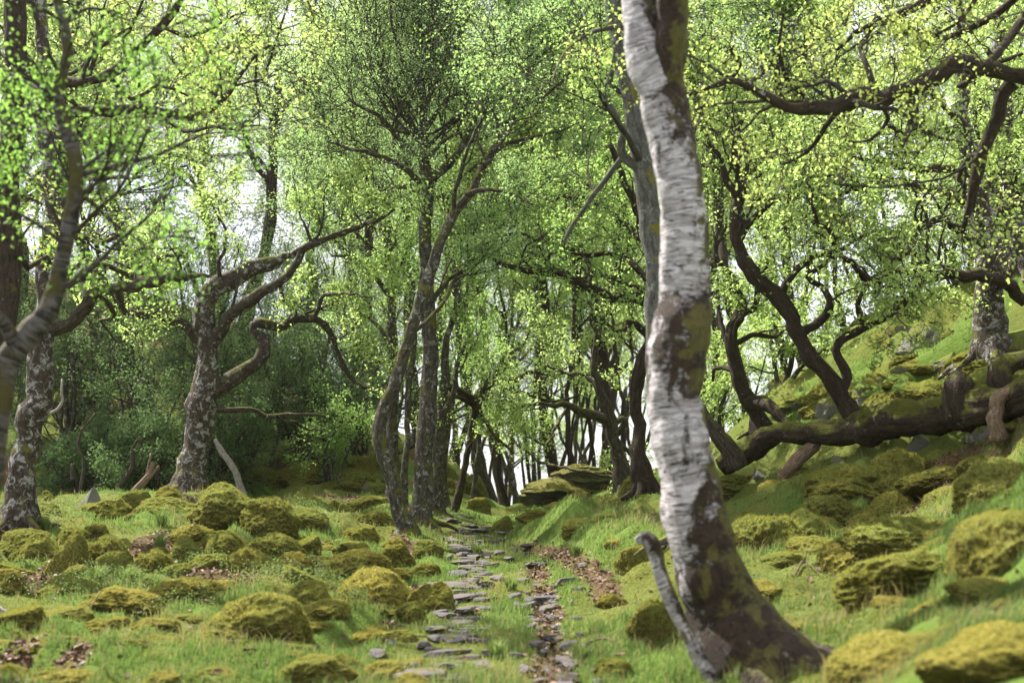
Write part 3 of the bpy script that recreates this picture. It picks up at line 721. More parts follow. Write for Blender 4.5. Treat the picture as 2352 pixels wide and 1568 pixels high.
# ------------------------------------------------------------------ path stones
PS = [(560,940,70,18),(570,965,110,12),(590,985,90,12),(600,1030,110,14),(640,1060,130,12),(590,1087,110,16),(555,1130,210,40),(640,1112,60,16),(590,1190,110,36),(610,1240,110,50),
 (700,1130,100,22),(575,1300,130,14),(500,1330,120,24),(560,1370,140,14),(420,1395,70,24),(510,1435,210,36),(280,1380,50,28),(400,1535,220,45),(510,1495,80,40),(380,1495,60,26),
 (220,1450,70,28),(700,1490,90,26),(870,1487,70,22),(560,850,60,22),(630,872,70,16),(692,876,50,12),(660,895,90,14),(700,920,60,12),(615,905,60,10),(770,885,90,10),(900,937,90,10),
 (800,1012,60,28),(920,1016,160,22),(860,970,80,12),(760,990,50,14),(940,1165,110,28),(1060,1110,110,14),(1130,1040,60,12),(985,1197,80,30),(880,1205,50,30),(980,1238,70,14),(920,1360,90,36),
 (1070,1370,80,46),(960,1385,50,20),(1040,1420,70,40),(1065,1455,90,40),(980,1325,70,30),(1050,1500,110,30),(1060,1535,90,35),(1120,1430,50,20),(980,1480,70,30),(1190,1500,50,20),
 (1195,1540,60,20),(1010,1545,60,22),(730,942,60,12),(650,958,70,12),(745,1100,50,12),(600,1055,90,10),(640,1010,80,10),(680,940,60,10),(560,1165,90,14),(760,925,50,9),(830,1175,50,14),
 (600,890,50,10),(740,1045,40,14),(860,1100,50,14),(930,1110,40,10),(700,1005,50,10),(900,1290,50,16),(1010,1290,50,14),(520,1265,90,14),(640,1280,60,10),(1130,1395,40,18),(840,1225,60,14),
 (690,1035,46,10),(650,985,56,9),(820,950,40,8),(590,1000,70,9),(480,1370,70,14),(600,1345,60,10),(930,1520,50,16),(700,1440,60,12),(540,1010,40,12),(550,1210,50,12)]
def stone_mesh(k):
    r = np.random.default_rng(300 + k); P = rock_shape(300 + k, .30, 6, IV5)
    P[:, 2] = np.where(P[:, 2] > .4, .4 + (P[:, 2] - .4) * .25, P[:, 2]) * 1.4 + .05 * fbm(P[:, 0] * 3, P[:, 1] * 3, k * 1.3, 4)
    o = mesh_obj('path_stone', P, tris=IT5, mats=(M['slate'],)); me = o.data; bpy.data.objects.remove(o); return me
SM = [stone_mesh(k) for k in range(9)]
rs = random.Random(12)
EXTRA = []
for _ in range(70):
    y = rs.uniform(1180, 1560); Y = hit(1130, y); X = float(path_x(Y)) - rs.gauss(.30, .13); EXTRA.append((X, Y, rs.uniform(.08, .3), 0))
for _ in range(40):
    Y = rs.uniform(8.6, 13.5); EXTRA.append((float(path_x(Y)) + rs.gauss(.42, .12), Y, rs.uniform(.05, .14), 1))
for i, (X, Y, W, kd) in enumerate(EXTRA):
    o = bpy.data.objects.new('path_stone' if not kd else 'gutter_stone', SM[i % 9]); COL.objects.link(o)
    th = .03 if not kd else W * .3
    o.location = (X, Y, float(terrain(X, Y)) + .012 - th * .2); o.scale = (W * .5, W * (.22 if not kd else .4), th); o.rotation_euler = (rs.uniform(-.05, .1), rs.uniform(-.06, .06), rs.uniform(-.4, .4) + rs.choice([0, math.pi]))
    tag(o, 'thin dark slate edge among the many sunk in the turf of the path' if not kd else 'small loose stone among the many lying in the leafy gutter', 'stone', 'slate edges sunk in the path' if not kd else 'loose stones in the gutter')
order = sorted(range(len(PS)), key=lambda i: -PS[i][1])
rowsn = {}
def stone_label(i):
    x, y, w_, h_ = PS[i]
    side = 'in the leafy gutter' if x > 830 and y > 1140 else ('on the left steps' if x < 700 else 'in mid path')
    zone = 'at the bottom of the view' if y > 1400 else 'below the long mossy boulder' if y > 1220 else 'beside the long mossy boulder' if y > 1100 else 'by the round boulder at the path edge' if y > 925 else 'at the top of the path'
    size = 'broad flat slab' if w_ > 150 else 'long thin stone' if w_ / h_ > 7 else 'large grey stone' if w_ >= 90 else 'small grey stone'
    key = (size, side, zone); rowsn.setdefault(key, []).append(i); return key
keys = {i: stone_label(i) for i in range(len(PS))}
ORD = ['first', 'second', 'third', 'fourth', 'fifth', 'sixth', 'seventh', 'eighth', 'ninth', 'tenth', 'eleventh', 'twelfth']
for i, (x, y, w_, h_) in enumerate(PS):
    size, side, zone = keys[i]; sib = sorted(rowsn[keys[i]], key=lambda j: -PS[j][1])
    lb = f'{size} {side} {zone}' if len(sib) == 1 else f'{ORD[sib.index(i)]} nearest {size} {side} {zone}'.replace('by the round boulder at the path edge', 'by the round boulder').replace('beside the long mossy boulder', 'by the long boulder').replace('below the long mossy boulder', 'below the long boulder')
    px, py = 752.6 + x * .5203, 752.6 + y * .5203; Y = hit(px, py); a, _ = ray(px, py); X = a * Y; W = w_ * .5203 * Y / F
    dep = max(W * .35, min(.45, (h_ * .5203) * Y * Y / (F * 1.6) * .5))
    o = bpy.data.objects.new('path_stone', SM[i % 9]); COL.objects.link(o)
    th = .035
    if x > 830 and y > 1140: th = min(W * .28, .07)
    o.location = (X, Y, float(terrain(X, Y)) + .022 - th * .2 + random.uniform(0, .008)); o.scale = (W * .5, dep, th)
    o.rotation_euler = (random.uniform(-.05, .12), random.uniform(-.08, .08), random.uniform(-.35, .35) + random.choice([0, math.pi]))
    tag(o, lb, 'stone', 'stones of the path'); placed.append((X, Y, W * .27))

# ------------------------------------------------------------------ grass, moss tufts, fallen leaves
PL = np.array(placed)
def clear_of(X, Y, k=1.0):
    ok = np.ones(len(X), bool)
    for cx_, cy_, r_ in PL: r_ = r_ * .8; ok &= ((X - cx_) ** 2 + (Y - cy_) ** 2) > (r_ * k) ** 2
    return ok
def blades(name, N, hmin, hmax, wd, mat, dens, lean=.5, y0=6.2, y1=25, pw=1.3, k=1.0, umax=.60):
    q = rng.uniform(0, 1, N); a = 1 - pw
    Y = (y0 ** a + q * (y1 ** a - y0 ** a)) ** (1 / a) if abs(a) > 1e-3 else y0 * (y1 / y0) ** q
    X = rng.uniform(-umax, umax, N) * Y
    keep = (rng.uniform(0, 1, N) < dens(X, Y)) & clear_of(X, Y, k); X, Y = X[keep], Y[keep]; n = len(X)
    Z = terrain(X, Y) - .01; P = np.stack([X, Y, Z], -1)
    cl = .55 + .9 * np.clip(fbm(X * 3.1, Y * 3.1, 8.8, 2) + .5, 0, 1)
    H = (hmin + (hmax - hmin) * rng.beta(2, 3, n)) * cl; an = rng.uniform(0, 2 * math.pi, n)
    ln = np.stack([np.cos(an), np.sin(an), 0 * an], -1) * (rng.uniform(.1, 1, n) * lean)[:, None] + np.array([.12, -.05, 0])
    sd = np.stack([-np.sin(an + .6), np.cos(an + .6), 0 * an], -1) * (wd * (.6 + .05 * Y) * rng.uniform(.6, 1.3, n))[:, None]
    H_ = H[:, None]; up = np.array([0, 0, 1.])
    m = P + up * H_ * .6 + ln * H_ * .35; t = P + up * H_ * .92 + ln * H_
    V = np.stack([P - sd, P + sd, m + sd * .7, m - sd * .7, t], 1).reshape(-1, 3)
    i0 = (np.arange(n) * 5)[:, None]
    o = mesh_obj(name, V, quads=i0 + np.array([[0, 1, 2, 3]]), tris=i0 + np.array([[3, 2, 4]]), mats=(M[mat],), smooth=True, attrs={'rnd': np.repeat(rng.uniform(0, 1, n), 5)})
    return o
def d_grass(X, Y):
    return sstep(.3, .65, grass_mask(X, Y)) * (1 - .9 * sstep(.25, .5, litter_mask(X, Y))) * (1 - .3 * np.exp(-((X - path_x(Y) + .25) / .35) ** 2)) 
def d_moss(X, Y):
    return (1 - .7 * sstep(.35, .6, grass_mask(X, Y))) * (1 - .95 * sstep(.2, .45, litter_mask(X, Y)))
tag(blades('grass', 540000, .03, .10, .0028, 'grass', d_grass), 'short bright green grass between the boulders and path stones', None, kind='stuff')
tag(blades('moss', 540000, .012, .04, .0042, 'moss_ground', d_moss, lean=1.2, y1=30, pw=1.2), 'olive golden moss carpeting the woodland floor', None, kind='stuff')
def d_straw(X, Y):
    d = X - path_x(Y)
    return .10 + .30 * sstep(.05, .5, fbm(X * 1.1, Y * .8, 2.7, 3)) + .8 * np.exp(-((d - 1.45) / .5) ** 2) * sstep(12, 14, Y) * (1 - sstep(21, 24, Y)) * (1 - litter_mask(X, Y))
tag(blades('dry_grass', 170000, .05, .16, .0022, 'straw', d_straw, lean=.9, k=.6), 'pale strawy grass on the bank right of the path', None, kind='stuff')
def fallen(N):
    q = rng.uniform(0, 1, N); Y = 6.5 * (24 / 6.5) ** q; X = rng.uniform(-.42, .42, N) * Y
    keep = (rng.uniform(0, 1, N) < np.clip(litter_mask(X, Y) * 1.3 - .25, 0.006, 1)); X, Y = X[keep], Y[keep]; n = len(X)
    P = np.stack([X, Y, terrain(X, Y) + rng.uniform(.0, .03, n)], -1)
    ax = rng.normal(0, 1, (n, 3)); ax[:, 2] *= .35; nr = rng.normal(0, .5, (n, 3)); nr[:, 2] += 1
    V, T, m = leaf_geo(P, ax, nr, rng.uniform(.03, .062, n), .55, .45, lobed=True)
    return mesh_obj('leaf_litter', V, tris=T, mats=(M['litter'],), attrs={'rnd': np.repeat(rng.uniform(0, 1, n), m)})
tag(fallen(130000), 'reddish brown fallen oak leaves in the gutter and hollows', None, kind='stuff')
def bilberry(N):
    Y = rng.uniform(11, 19.5, N); X = rng.uniform(-.36, -.1, N) * Y
    keep = rng.uniform(0, 1, N) < sstep(.1, .35, fbm(X * 1.1 + 3, Y * .8, 12.1, 3)); X, Y = X[keep], Y[keep]; n = len(X)
    P = np.stack([X, Y, terrain(X, Y) + rng.uniform(.02, .17, n)], -1)
    V, T, m = leaf_geo(P, rng.normal(0, 1, (n, 3)), rng.normal(0, .5, (n, 3)) + [0, 0, 1], rng.uniform(.014, .026, n))
    return mesh_obj('bilberry', V, tris=T, mats=(M['grass'],), attrs={'rnd': np.repeat(rng.uniform(0, 1, n), m)})
tag(bilberry(50000), 'small leaved bilberry growing between the left boulders', None, kind='stuff')
def tuft(px, py, hp, label, mat='grass'):
    Y = hit(px, py); a, _ = ray(px, py); X = a * Y; z = ground_z(X, Y); H = hp * Y / F; n = 170
    an = rng.uniform(0, 2 * math.pi, n); r0 = rng.uniform(0, .05, n); L = H * rng.uniform(.6, 1.1, n); le = rng.uniform(.15, .75, n)
    d = np.stack([np.cos(an), np.sin(an), 0 * an], -1); P = d * r0[:, None]; up = np.array([0, 0, 1.])
    sd = np.stack([-np.sin(an), np.cos(an), 0 * an], -1) * .0035
    m = P + up * L[:, None] * .65 + d * (L * le * .35)[:, None]; t = P + up * L[:, None] * (1 - .25 * le)[:, None] + d * (L * le)[:, None]
    V = np.stack([P - sd, P + sd, m + sd * .7, m - sd * .7, t], 1).reshape(-1, 3); i0 = (np.arange(n) * 5)[:, None]
    o = mesh_obj('grass_tuft', V, quads=i0 + np.array([[0, 1, 2, 3]]), tris=i0 + np.array([[3, 2, 4]]), mats=(M[mat],), attrs={'rnd': np.repeat(rng.uniform(.4, 1, n), 5)})
    o.location = (X, Y, z - .01); tag(o, label, 'grass tuft', 'tall grass tufts')
for a in [(105, 1225, 42, 'bright yellow green grass tuft below the speckled oak'), (370, 1222, 55, 'bright grass tuft below the forked oak'), (368, 1262, 50, 'sunlit grass tuft left of the wide golden boulder'),
          (290, 1350, 62, 'tall green grass tuft above the long humped boulder'), (225, 1345, 60, 'fine grass tuft left of the tall green one'), (360, 1370, 45, 'short tuft right of the tall green one'),
          (1175, 1350, 40, 'light grass tuft in the middle of the path'), (1095, 1270, 34, 'pale grass tuft at the path edge below the round boulder'), (1320, 1280, 40, 'grass tuft on the right bank beside fallen leaves'),
          (1140, 1500, 50, 'dark green grass tuft between the stones near the bottom'), (1335, 1500, 46, 'grass tuft right of the gutter stones')]:
    tuft(*a)

# ------------------------------------------------------------------ trees
OAK = lambda L2=4, L3=5, L4=5: [dict(k=7, wig=.32, up=.05, nch=L2, ang=60, lr=.62, rr=.62, sides=6, t0=.2), dict(k=6, wig=.38, up=.06, nch=L3, ang=58, lr=.6, rr=.55, sides=4, t0=.2),
                               dict(k=4, wig=.35, up=.05, nch=L4, ang=55, lr=.6, rr=.6, sides=3, t0=.25, rmin=.005), dict(k=3, wig=.3, up=.05, sides=3, rmin=.0035)]
FINE = lambda L2=5, L3=6, L4=4: [dict(k=7, wig=.12, up=.06, nch=L2, ang=38, lr=.6, rr=.55, sides=5, t0=.15), dict(k=5, wig=.16, up=.04, nch=L3, ang=38, lr=.58, rr=.6, sides=3, t0=.15, rmin=.005),
                                dict(k=4, wig=.18, up=.0, nch=L4, ang=40, lr=.55, rr=.6, sides=3, t0=.2, rmin=.004), dict(k=3, wig=.2, up=-.05, sides=3, rmin=.003)]
def tree(name, label, cat, trunk, limbs, barkm, leafm, D, spec, group=None, step=.12, gn=.03, leafn=6, leafs=.06, spread=.06, twigm='twig', limbm=None, lump=.14,
         sp_n=5, sp_L=1.6, sp_t=(.35, 1), sp_up=.35, trunk_sp=0, droop=.2, asp=.62, lobed=False, trunk_t=(.5, 1), auto=False, wk=1.0, lw=1.0, roots=True, rootm=None, limb_d=(-.05, .05, -.08, .03, .08, -.03), base=None, nol=()):
    """trunk/limbs are lists of (px,py,width[,distance])"""
    if auto: D = hit(trunk[0][0], trunk[0][1] - 8)
    trunk = [(q[0], q[1], q[2] * wk, *q[3:]) for q in trunk]
    pl = px_line(trunk, D); gz = ground_z(pl[0][0], pl[0][1])
    if pl[0][2] > gz - .15: pl = [(pl[0][0] + (pl[0][0] - pl[1][0]) * .7, pl[0][1] + (pl[0][1] - pl[1][1]) * .7, gz - .35, pl[0][3] * 1.1)] + pl
    if pl[1][2] < gz: pl[1] = (pl[1][0], pl[1][1], min(pl[1][2], pl[2][2] - .05), pl[1][3])
    T0 = spline(pl, step, gn, len(label) * 1.3)
    bx, by = T0[0, 0], T0[0, 1]
    if base is None: base = (bx, by, ground_z(bx, by))
    root = thing(name, base, label, cat, group)
    def rel(a): b = a.copy(); b[:, :3] -= np.array(base); return b
    T0 = rel(T0); tb = Tubes(); e = T0[-1].copy(); e[3] = .002; e[:3] += unit(T0[-1, :3] - T0[-2, :3]) * .03
    TT = np.concatenate([T0, e[None]]); sides = 28 if TT[0, 3] > .12 else 14
    tb.add(TT[:, :3], TT[:, 3], sides, lump, 2.5); tb.build('trunk', M[barkm], root)
    if roots and T0[0, 3] > .085:
        rr = random.Random(len(label)); g0 = gz - base[2]; ctr = T0[np.argmin(np.abs(T0[:, 2] - g0 - .3))]; cb = T0[np.argmin(np.abs(T0[:, 2] - g0))]; R0 = float(ctr[3])
        for q in range(6):
            a = q * 1.05 + rr.uniform(-.3, .3); e = rr.uniform(1.9, 3.2); dx, dy = math.cos(a), math.sin(a)
            f = lambda d, z, w_: (cb[0] + dx * R0 * d, cb[1] + dy * R0 * d, g0 + z, R0 * w_)
            ln = spline([(ctr[0] + dx * R0 * .3, ctr[1] + dy * R0 * .3, ctr[2] + R0 * .6, R0 * .34), f(.85, R0 * .9, .36), f(1.35, R0 * .25, .30), f(e, -R0 * .25, .2), f(e + 1, -R0 * .9, .1)], .05, .012, q)
            tb = Tubes(); tb.add(ln[:, :3], ln[:, 3], 10, .2, 5); tb.build('root', M[rootm or barkm], root)
    S = []; specs = []
    def add_sp(line, n, t0, t1, L, rr=.55, up=sp_up):
        S.append(spawn(line, n, t0, t1, L, rr, up))
    if trunk_sp: add_sp(T0, trunk_sp, trunk_t[0], trunk_t[1], sp_L * 1.15, .5)
    for li, lm in enumerate(limbs):
        lm = [(q[0], q[1], q[2] * lw, *q[3:]) for q in lm]
        ln = spline(px_line(lm, D, D * (1 + (limb_d[li % len(limb_d)]) * min(1, len(lm) / 6))), step * .8, gn * 1.2, li * 5.1 + len(label)); ln = rel(ln)
        e = ln[-1].copy(); e[3] = .002; e[:3] += unit(ln[-1, :3] - ln[-2, :3]) * .02; LL = np.concatenate([ln, e[None]])
        tb = Tubes(); tb.add(LL[:, :3], LL[:, 3], 14 if LL[0, 3] > .05 else 8, lump * 1.1, 3.2); tb.build('limb', M[limbm or barkm], root)
        if li in nol: continue
        Lm = np.linalg.norm(np.diff(ln[:, :3], axis=0), axis=1).sum()
        add_sp(ln, max(2, int(sp_n * Lm / 2.0)), sp_t[0], sp_t[1], min(sp_L, Lm * .8 + .3))
    if S:
        s0, d0, l0, r0 = [np.concatenate([s[i] for s in S]) for i in range(4)]
        bt = grow(s0, d0, l0, r0, spec); tb = Tubes()
        for P, R, sd in bt: tb.add(P, R, sd)
        tb.build('branches', M[twigm], root)
        if leafn:
            Vs, Ts, Rs, n = [], [], [], 0
            for P, per, sf in ((bt[-1][0], leafn, 1), (bt[-2][0], max(1, leafn // 2), 1)):
                V, T, r_ = leaves_on(P, per, leafs * sf, droop, spread, asp=asp, lobed=lobed)
                Vs.append(V); Ts.append(T + n); Rs.append(r_); n += len(V)
            mesh_obj('foliage', np.concatenate(Vs), tris=np.concatenate(Ts), mats=(M[leafm],), parent=root, attrs={'rnd': np.concatenate(Rs)})
    return root

# the white birch in front
b = tree('birch_tree', 'big leaning white birch with peeling bark and a flared mossy foot, front right', 'tree',
     [(1985,1720,320,7.5),(1885,1650,290,7.6),(1805,1580,250,7.7),(1732,1495,202,7.8),(1665,1400,168),(1625,1300,155),(1598,1200,142),(1578,1100,126),(1558,1000,122),(1549,900,123),(1558,800,130),(1570,700,122),(1573,620,116),(1575,520,108),(1560,420,106),(1542,320,106),(1526,230,112),(1504,150,116),(1486,80,102),(1474,10,96),(1460,-60,92),(1440,-180,85),(1425,-320,70)],
     [[(1532,230,50),(1536,170,66),(1545,90,74),(1543,0,72),(1546,-120,66),(1560,-260,55)]], 'birch', 'leaf_birch', 7.9, None, sp_n=0, nol=(0,), gn=.018, step=.035, lump=.13, roots=False)
# dead stub beside its foot
def stub():
    ln = spline(px_line([(1655,1585,22),(1600,1500,26),(1560,1430,27),(1528,1360,27),(1508,1300,28),(1500,1258,34),(1478,1236,30),(1458,1244,16)], 7.7), .05, .012, 3)
    base = (ln[0, 0], ln[0, 1], ln[0, 2]); root = thing('dead_stem', base, 'thin broken white stem leaning on the foot of the white birch', 'dead branch'); ln[:, :3] -= np.array(base)
    tb = Tubes(); e = ln[-1].copy(); e[3] = .002; L = np.concatenate([ln, e[None]]); tb.add(L[:, :3], L[:, 3], 18, .45, 9); tb.build('stem', M['birch_stub'], root)
    s2 = spline([(ln[-14, 0], ln[-14, 1], ln[-14, 2], .03), (ln[-14, 0] - .03, ln[-14, 1], ln[-14, 2] + .07, .03), (ln[-14, 0] - .06, ln[-14, 1], ln[-14, 2] + .10, .004)], .02)
    tb = Tubes(); tb.add(s2[:, :3], s2[:, 3], 10, .3, 8); tb.build('broken_end', M['deadwood'], root)
stub()
# grey mossy stem behind it
tree('birch_tree', 'slim grey lichen covered tree leaning behind the white birch', 'tree',
     [(1560,1190,60),(1540,1080,54),(1520,950,50),(1508,820,48),(1504,700,48),(1502,600,50),(1496,500,50),(1482,400,48),(1464,300,46),(1442,190,44),(1424,90,40),(1406,0,38),(1390,-120,34),(1370,-300,24)],
     [[(1498,400,24),(1450,375,22),(1425,345,20),(1430,305,18),(1402,260,18),(1388,215,16),(1400,170,14),(1418,130,10),(1420,70,5)],
      [(1430,362,13),(1390,410,12),(1345,470,11),(1305,530,9),(1290,560,5)], [(1420,60,12),(1350,80,8),(1300,120,6),(1270,190,4)]],
     'grey', 'leaf_mid', 12.5, FINE(4, 5, 3), leafn=3, leafs=.045, sp_n=4, sp_L=1.3, trunk_sp=14, trunk_t=(.55, 1), gn=.02)
# dark oak behind the birch, with the long limb to the left
tree('oak_tree', 'dark gnarled oak behind the white birch with a long level limb to the left', 'tree',
     [(1482,1095,58),(1470,1030,42),(1462,950,38),(1470,870,36),(1490,790,34),(1492,720,34),(1490,660,30),(1500,580,28),(1470,500,24),(1440,420,20),(1400,330,14)],
     [[(1490,690,32),(1440,676,28),(1390,678,27),(1340,660,24),(1300,636,22),(1260,622,19),(1210,618,15),(1165,606,10),(1120,585,6)],
      [(1350,662,12),(1352,610,11),(1330,560,10),(1322,520,8),(1350,470,6)], [(1490,780,18),(1450,740,14),(1420,760,11),(1380,740,8),(1340,745,5)],
      [(1488,640,20),(1440,600,15),(1400,585,12),(1330,590,9),(1280,570,6)], [(1495,560,18),(1430,520,14),(1380,470,10),(1300,450,7),(1230,470,5)],
      [(1320,575,10),(1250,550,9),(1180,545,8),(1120,570,6),(1080,580,4)]],
     'oak_dark', 'leaf_mid', 20, OAK(4, 4, 4), leafn=3, leafs=.075, sp_n=5, sp_L=1.6, gn=.06, trunk_sp=5, wk=.8, lw=.9)
# near left birch with hanging leaves
tree('birch_tree', 'blurred snaking grey birch stem with a mossy foot at the left edge', 'tree',
     [(-60,1250,100),(-40,1100,78),(-15,950,66),(15,830,60),(70,760,56),(112,710,48),(132,640,40),(150,560,37),(166,470,36),(172,390,34),(160,330,33),(142,285,31),(130,220,28),(142,160,27),(152,120,26),(144,60,24),(130,0,22),(120,-90,20),(110,-220,16)],
     [[(40,800,36),(10,745,30),(-30,700,26),(-90,600,22)], [(160,420,12),(215,470,9),(270,520,7),(330,560,4)], [(150,560,10),(60,500,8),(-20,470,6)], [(142,60,12),(200,20,9),(260,30,6),(330,60,3)], [(140,240,12),(80,200,9),(20,170,6)]],
     'birch2', 'leaf_fresh', 8.0, FINE(4, 4, 3), leafn=3, leafs=.038, sp_n=5, sp_L=.9, sp_up=-.15, trunk_sp=26, trunk_t=(.5, 1), droop=.6, gn=.012, step=.06, lump=.08, nol=(0,), asp=.8)
# far left grey trunk
tree('oak_tree', 'thick grey trunk at the left edge behind the snaking birch', 'tree',
     [(-110,1240,90),(-75,1080,76),(-30,900,66),(4,740,60),(18,560,58),(20,420,56),(24,250,54),(30,100,50),(40,-60,46),(50,-220,36)],
     [[(30,120,30),(90,170,26),(160,190,22),(240,175,22),(300,120,20),(365,62,19),(425,5,17),(480,-60,12)], [(22,300,34),(80,262,28),(160,256,25),(250,258,23),(330,243,21),(395,262,18),(450,272,16),(480,248,14),(520,205,12),(560,160,10),(620,110,6)],
      [(340,246,12),(400,285,10),(450,305,8),(520,300,6),(590,295,4)], [(255,180,12),(300,230,10),(360,200,8),(420,215,6)], [(25,560,20),(60,610,16),(100,590,12),(130,640,8)], [(370,62,10),(430,80,9),(490,60,7),(560,30,5)], [(200,185,12),(230,110,10),(300,60,7),(330,-10,5)]],
     'oak_dark', 'leaf_yellow', 13, OAK(3, 4, 4), leafn=3, leafs=.06, sp_n=4, sp_L=1.5, sp_t=(.25, 1), gn=.04, lump=.12)
# speckled oak
tree('oak_tree', 'straight oak trunk speckled with white lichen near the left edge', 'tree',
     [(42,1185,88),(48,1120,66),(56,1040,60),(70,950,58),(86,860,54),(100,780,50),(106,700,46),(112,600,42),(118,500,40),(112,420,38),(104,320,35),(104,200,32),(96,80,28),(92,-60,24)],
     [[(104,752,36),(150,742,30),(190,700,26),(235,675,24),(290,664,23),(345,655,22),(390,642,18),(440,636,13),(480,630,8)], [(200,695,16),(190,650,14),(215,612,13),(250,618,11),(290,640,8),(330,630,5)],
      [(108,700,20),(150,660,18),(170,620,15),(200,600,12),(240,590,9),(300,610,6)], [(290,664,12),(330,630,11),(360,600,9),(400,590,7),(440,570,4)], [(230,680,12),(260,720,10),(230,740,7),(262,780,4)],
      [(116,500,18),(160,540,14),(230,560,11),(290,540,8),(340,560,5)], [(112,420,18),(180,400,14),(240,420,10),(320,400,7)]],
     'oak_lichen', 'leaf_lime', 16, OAK(4, 4, 4), leafn=2, leafs=.06, sp_n=3, sp_L=1.1, gn=.05, trunk_sp=4, limbm='oak')
# forked oak
fo = tree('oak_tree', 'forked oak with lichen white bark and broken upper limb on the left rise', 'tree',
     [(432,1150,96),(438,1100,72),(444,1040,62),(452,985,58),(466,930,60),(474,885,62),(474,840,52),(468,790,46),(466,740,44),(474,690,44),(500,654,45),(545,632,44),(590,614,40),(630,600,32),(645,592,17),(690,575,14),(760,545,11),(830,515,7),(880,500,4)],
     [[(484,800,40),(505,755,38),(535,715,34),(575,688,33),(620,662,30),(655,634,26),(690,592,22),(740,556,18),(800,528,14),(850,510,10),(900,480,6)],
      [(488,900,50),(520,876,44),(555,850,40),(590,815,36),(606,785,32),(588,762,26),(600,742,28),(640,752,24),(675,734,28),(710,730,24),(750,744,18),(775,790,14),(800,850,13),(840,890,12),(885,895,8)],
      [(458,790,34),(430,755,30),(395,738,28),(350,728,24),(310,722,22),(285,708,20),(275,680,17),(280,650,12),(275,610,6)],
      [(496,942,16),(540,944,14),(590,948,13),(630,956,12),(680,953,9),(722,957,7),(748,955,3)], [(636,957,10),(665,975,9),(700,985,7),(735,992,4)],
      [(470,700,16),(450,660,13),(430,610,11),(400,580,8),(350,590,5)], [(505,650,14),(500,600,11),(520,540,8),(500,480,5)], [(640,645,12),(660,700,9),(700,690,7)], [(720,732,14),(740,690,12),(790,670,9),(840,690,5)]],
     'oak_lichen', 'leaf_lime', 21, OAK(4, 5, 4), leafn=3, leafs=.075, sp_n=3.2, sp_L=1.2, sp_t=(.5, 1), gn=.05, nol=(3, 4), limbm='oak_limb', lw=.78)
# centre: straight trunk with the fan crown
tree('alder_tree', 'straight central tree with a tall fan crown beside the path', 'tree',
     [(965,1222,84),(966,1180,58),(968,1120,52),(972,1050,48),(980,950,46),(986,850,43),(986,750,41),(982,650,39),(972,560,37),(977,470,34),(978,400,31),(973,330,27),(969,250,22),(966,160,18),(962,60,14),(958,-40,10),(955,-160,6)],
     [[(975,425,18),(935,395,15),(880,368,12),(820,350,9),(760,330,5)], [(974,340,16),(935,270,13),(895,200,11),(860,100,9),(835,0,6)], [(972,370,15),(920,320,11),(870,270,9),(800,230,6)],
      [(980,420,22),(1040,370,18),(1070,320,16),(1095,250,13),(1130,170,10),(1180,80,7)], [(970,260,14),(1000,190,11),(1040,120,9),(1080,30,6)], [(969,220,12),(930,140,10),(900,60,7),(890,-40,5)],
      [(975,300,12),(1020,240,9),(1100,170,7),(1200,120,4)], [(985,700,14),(1030,640,11),(1090,610,8),(1130,560,5)], [(972,380,12),(1010,330,9),(1080,300,7),(1180,290,4)], [(970,310,10),(900,300,8),(820,260,6),(720,250,4)], [(975,450,10),(930,430,8),(850,440,6),(760,400,4)]],
     'alder', 'leaf_birch', 19, FINE(6, 6, 4), leafn=2, leafs=.045, auto=True, wk=.82, sp_n=10, sp_L=1.9, sp_t=(.15, 1), trunk_sp=34, trunk_t=(.62, 1), gn=.025, twigm='twig', limbm='alder')
tree('alder_tree', 'leaning crooked tree crossing the straight central tree beside the path', 'tree',
     [(938,1248,90),(925,1205,52),(912,1160,40),(900,1110,38),(884,1050,39),(872,990,37),(880,940,34),(900,895,33),(918,840,33),(936,780,32),(954,720,32),(975,665,32),(996,610,30),(1012,555,28),(1040,492,26),(1072,446,24),(1108,385,21),(1140,335,19),(1168,290,17),(1192,250,14),(1208,195,13),(1225,150,12),(1260,108,11),(1310,75,10),(1370,50,7),(1395,42,4)],
     [[(1072,446,14),(1110,435,11),(1160,440,8),(1220,470,5)], [(1110,380,14),(1150,340,11),(1210,320,8),(1290,300,5)], [(1040,492,12),(1050,420,10),(1080,340,8),(1120,250,6)], [(1192,250,9),(1250,220,8),(1310,170,6),(1360,150,4)],
      [(942,770,12),(1000,720,10),(1035,650,8),(1070,630,5)], [(1190,255,9),(1170,180,7),(1180,90,5)]],
     'alder', 'leaf_birch', 18, FINE(5, 6, 4), leafn=4, leafs=.05, auto=True, wk=.82, sp_n=5, sp_L=1.7, trunk_sp=16, trunk_t=(.62, .98), gn=.03)
tree('alder_tree', 'slender grey tree left of the crossing central trees', 'tree',
     [(898,1165,44),(902,1100,32),(902,1000,29),(905,900,28),(901,800,27),(896,700,26),(890,610,25),(886,540,24),(884,480,20),(868,430,15),(845,380,11),(810,330,7),(790,280,4)],
     [[(886,500,18),(898,440,15),(906,380,11),(900,300,7)], [(893,620,16),(930,560,13),(962,500,10),(975,470,6)], [(894,680,12),(850,620,10),(810,590,8),(760,590,5)], [(901,800,10),(860,740,9),(800,700,7),(750,640,5)], [(884,490,12),(830,450,9),(770,430,6),(700,420,4)], [(890,600,10),(840,560,8),(790,520,6),(720,500,4)]],
     'alder', 'leaf_birch', 20, FINE(5, 5, 4), leafn=4, leafs=.055, auto=True, wk=.82, sp_n=6, sp_L=1.5, trunk_sp=8, gn=.03)
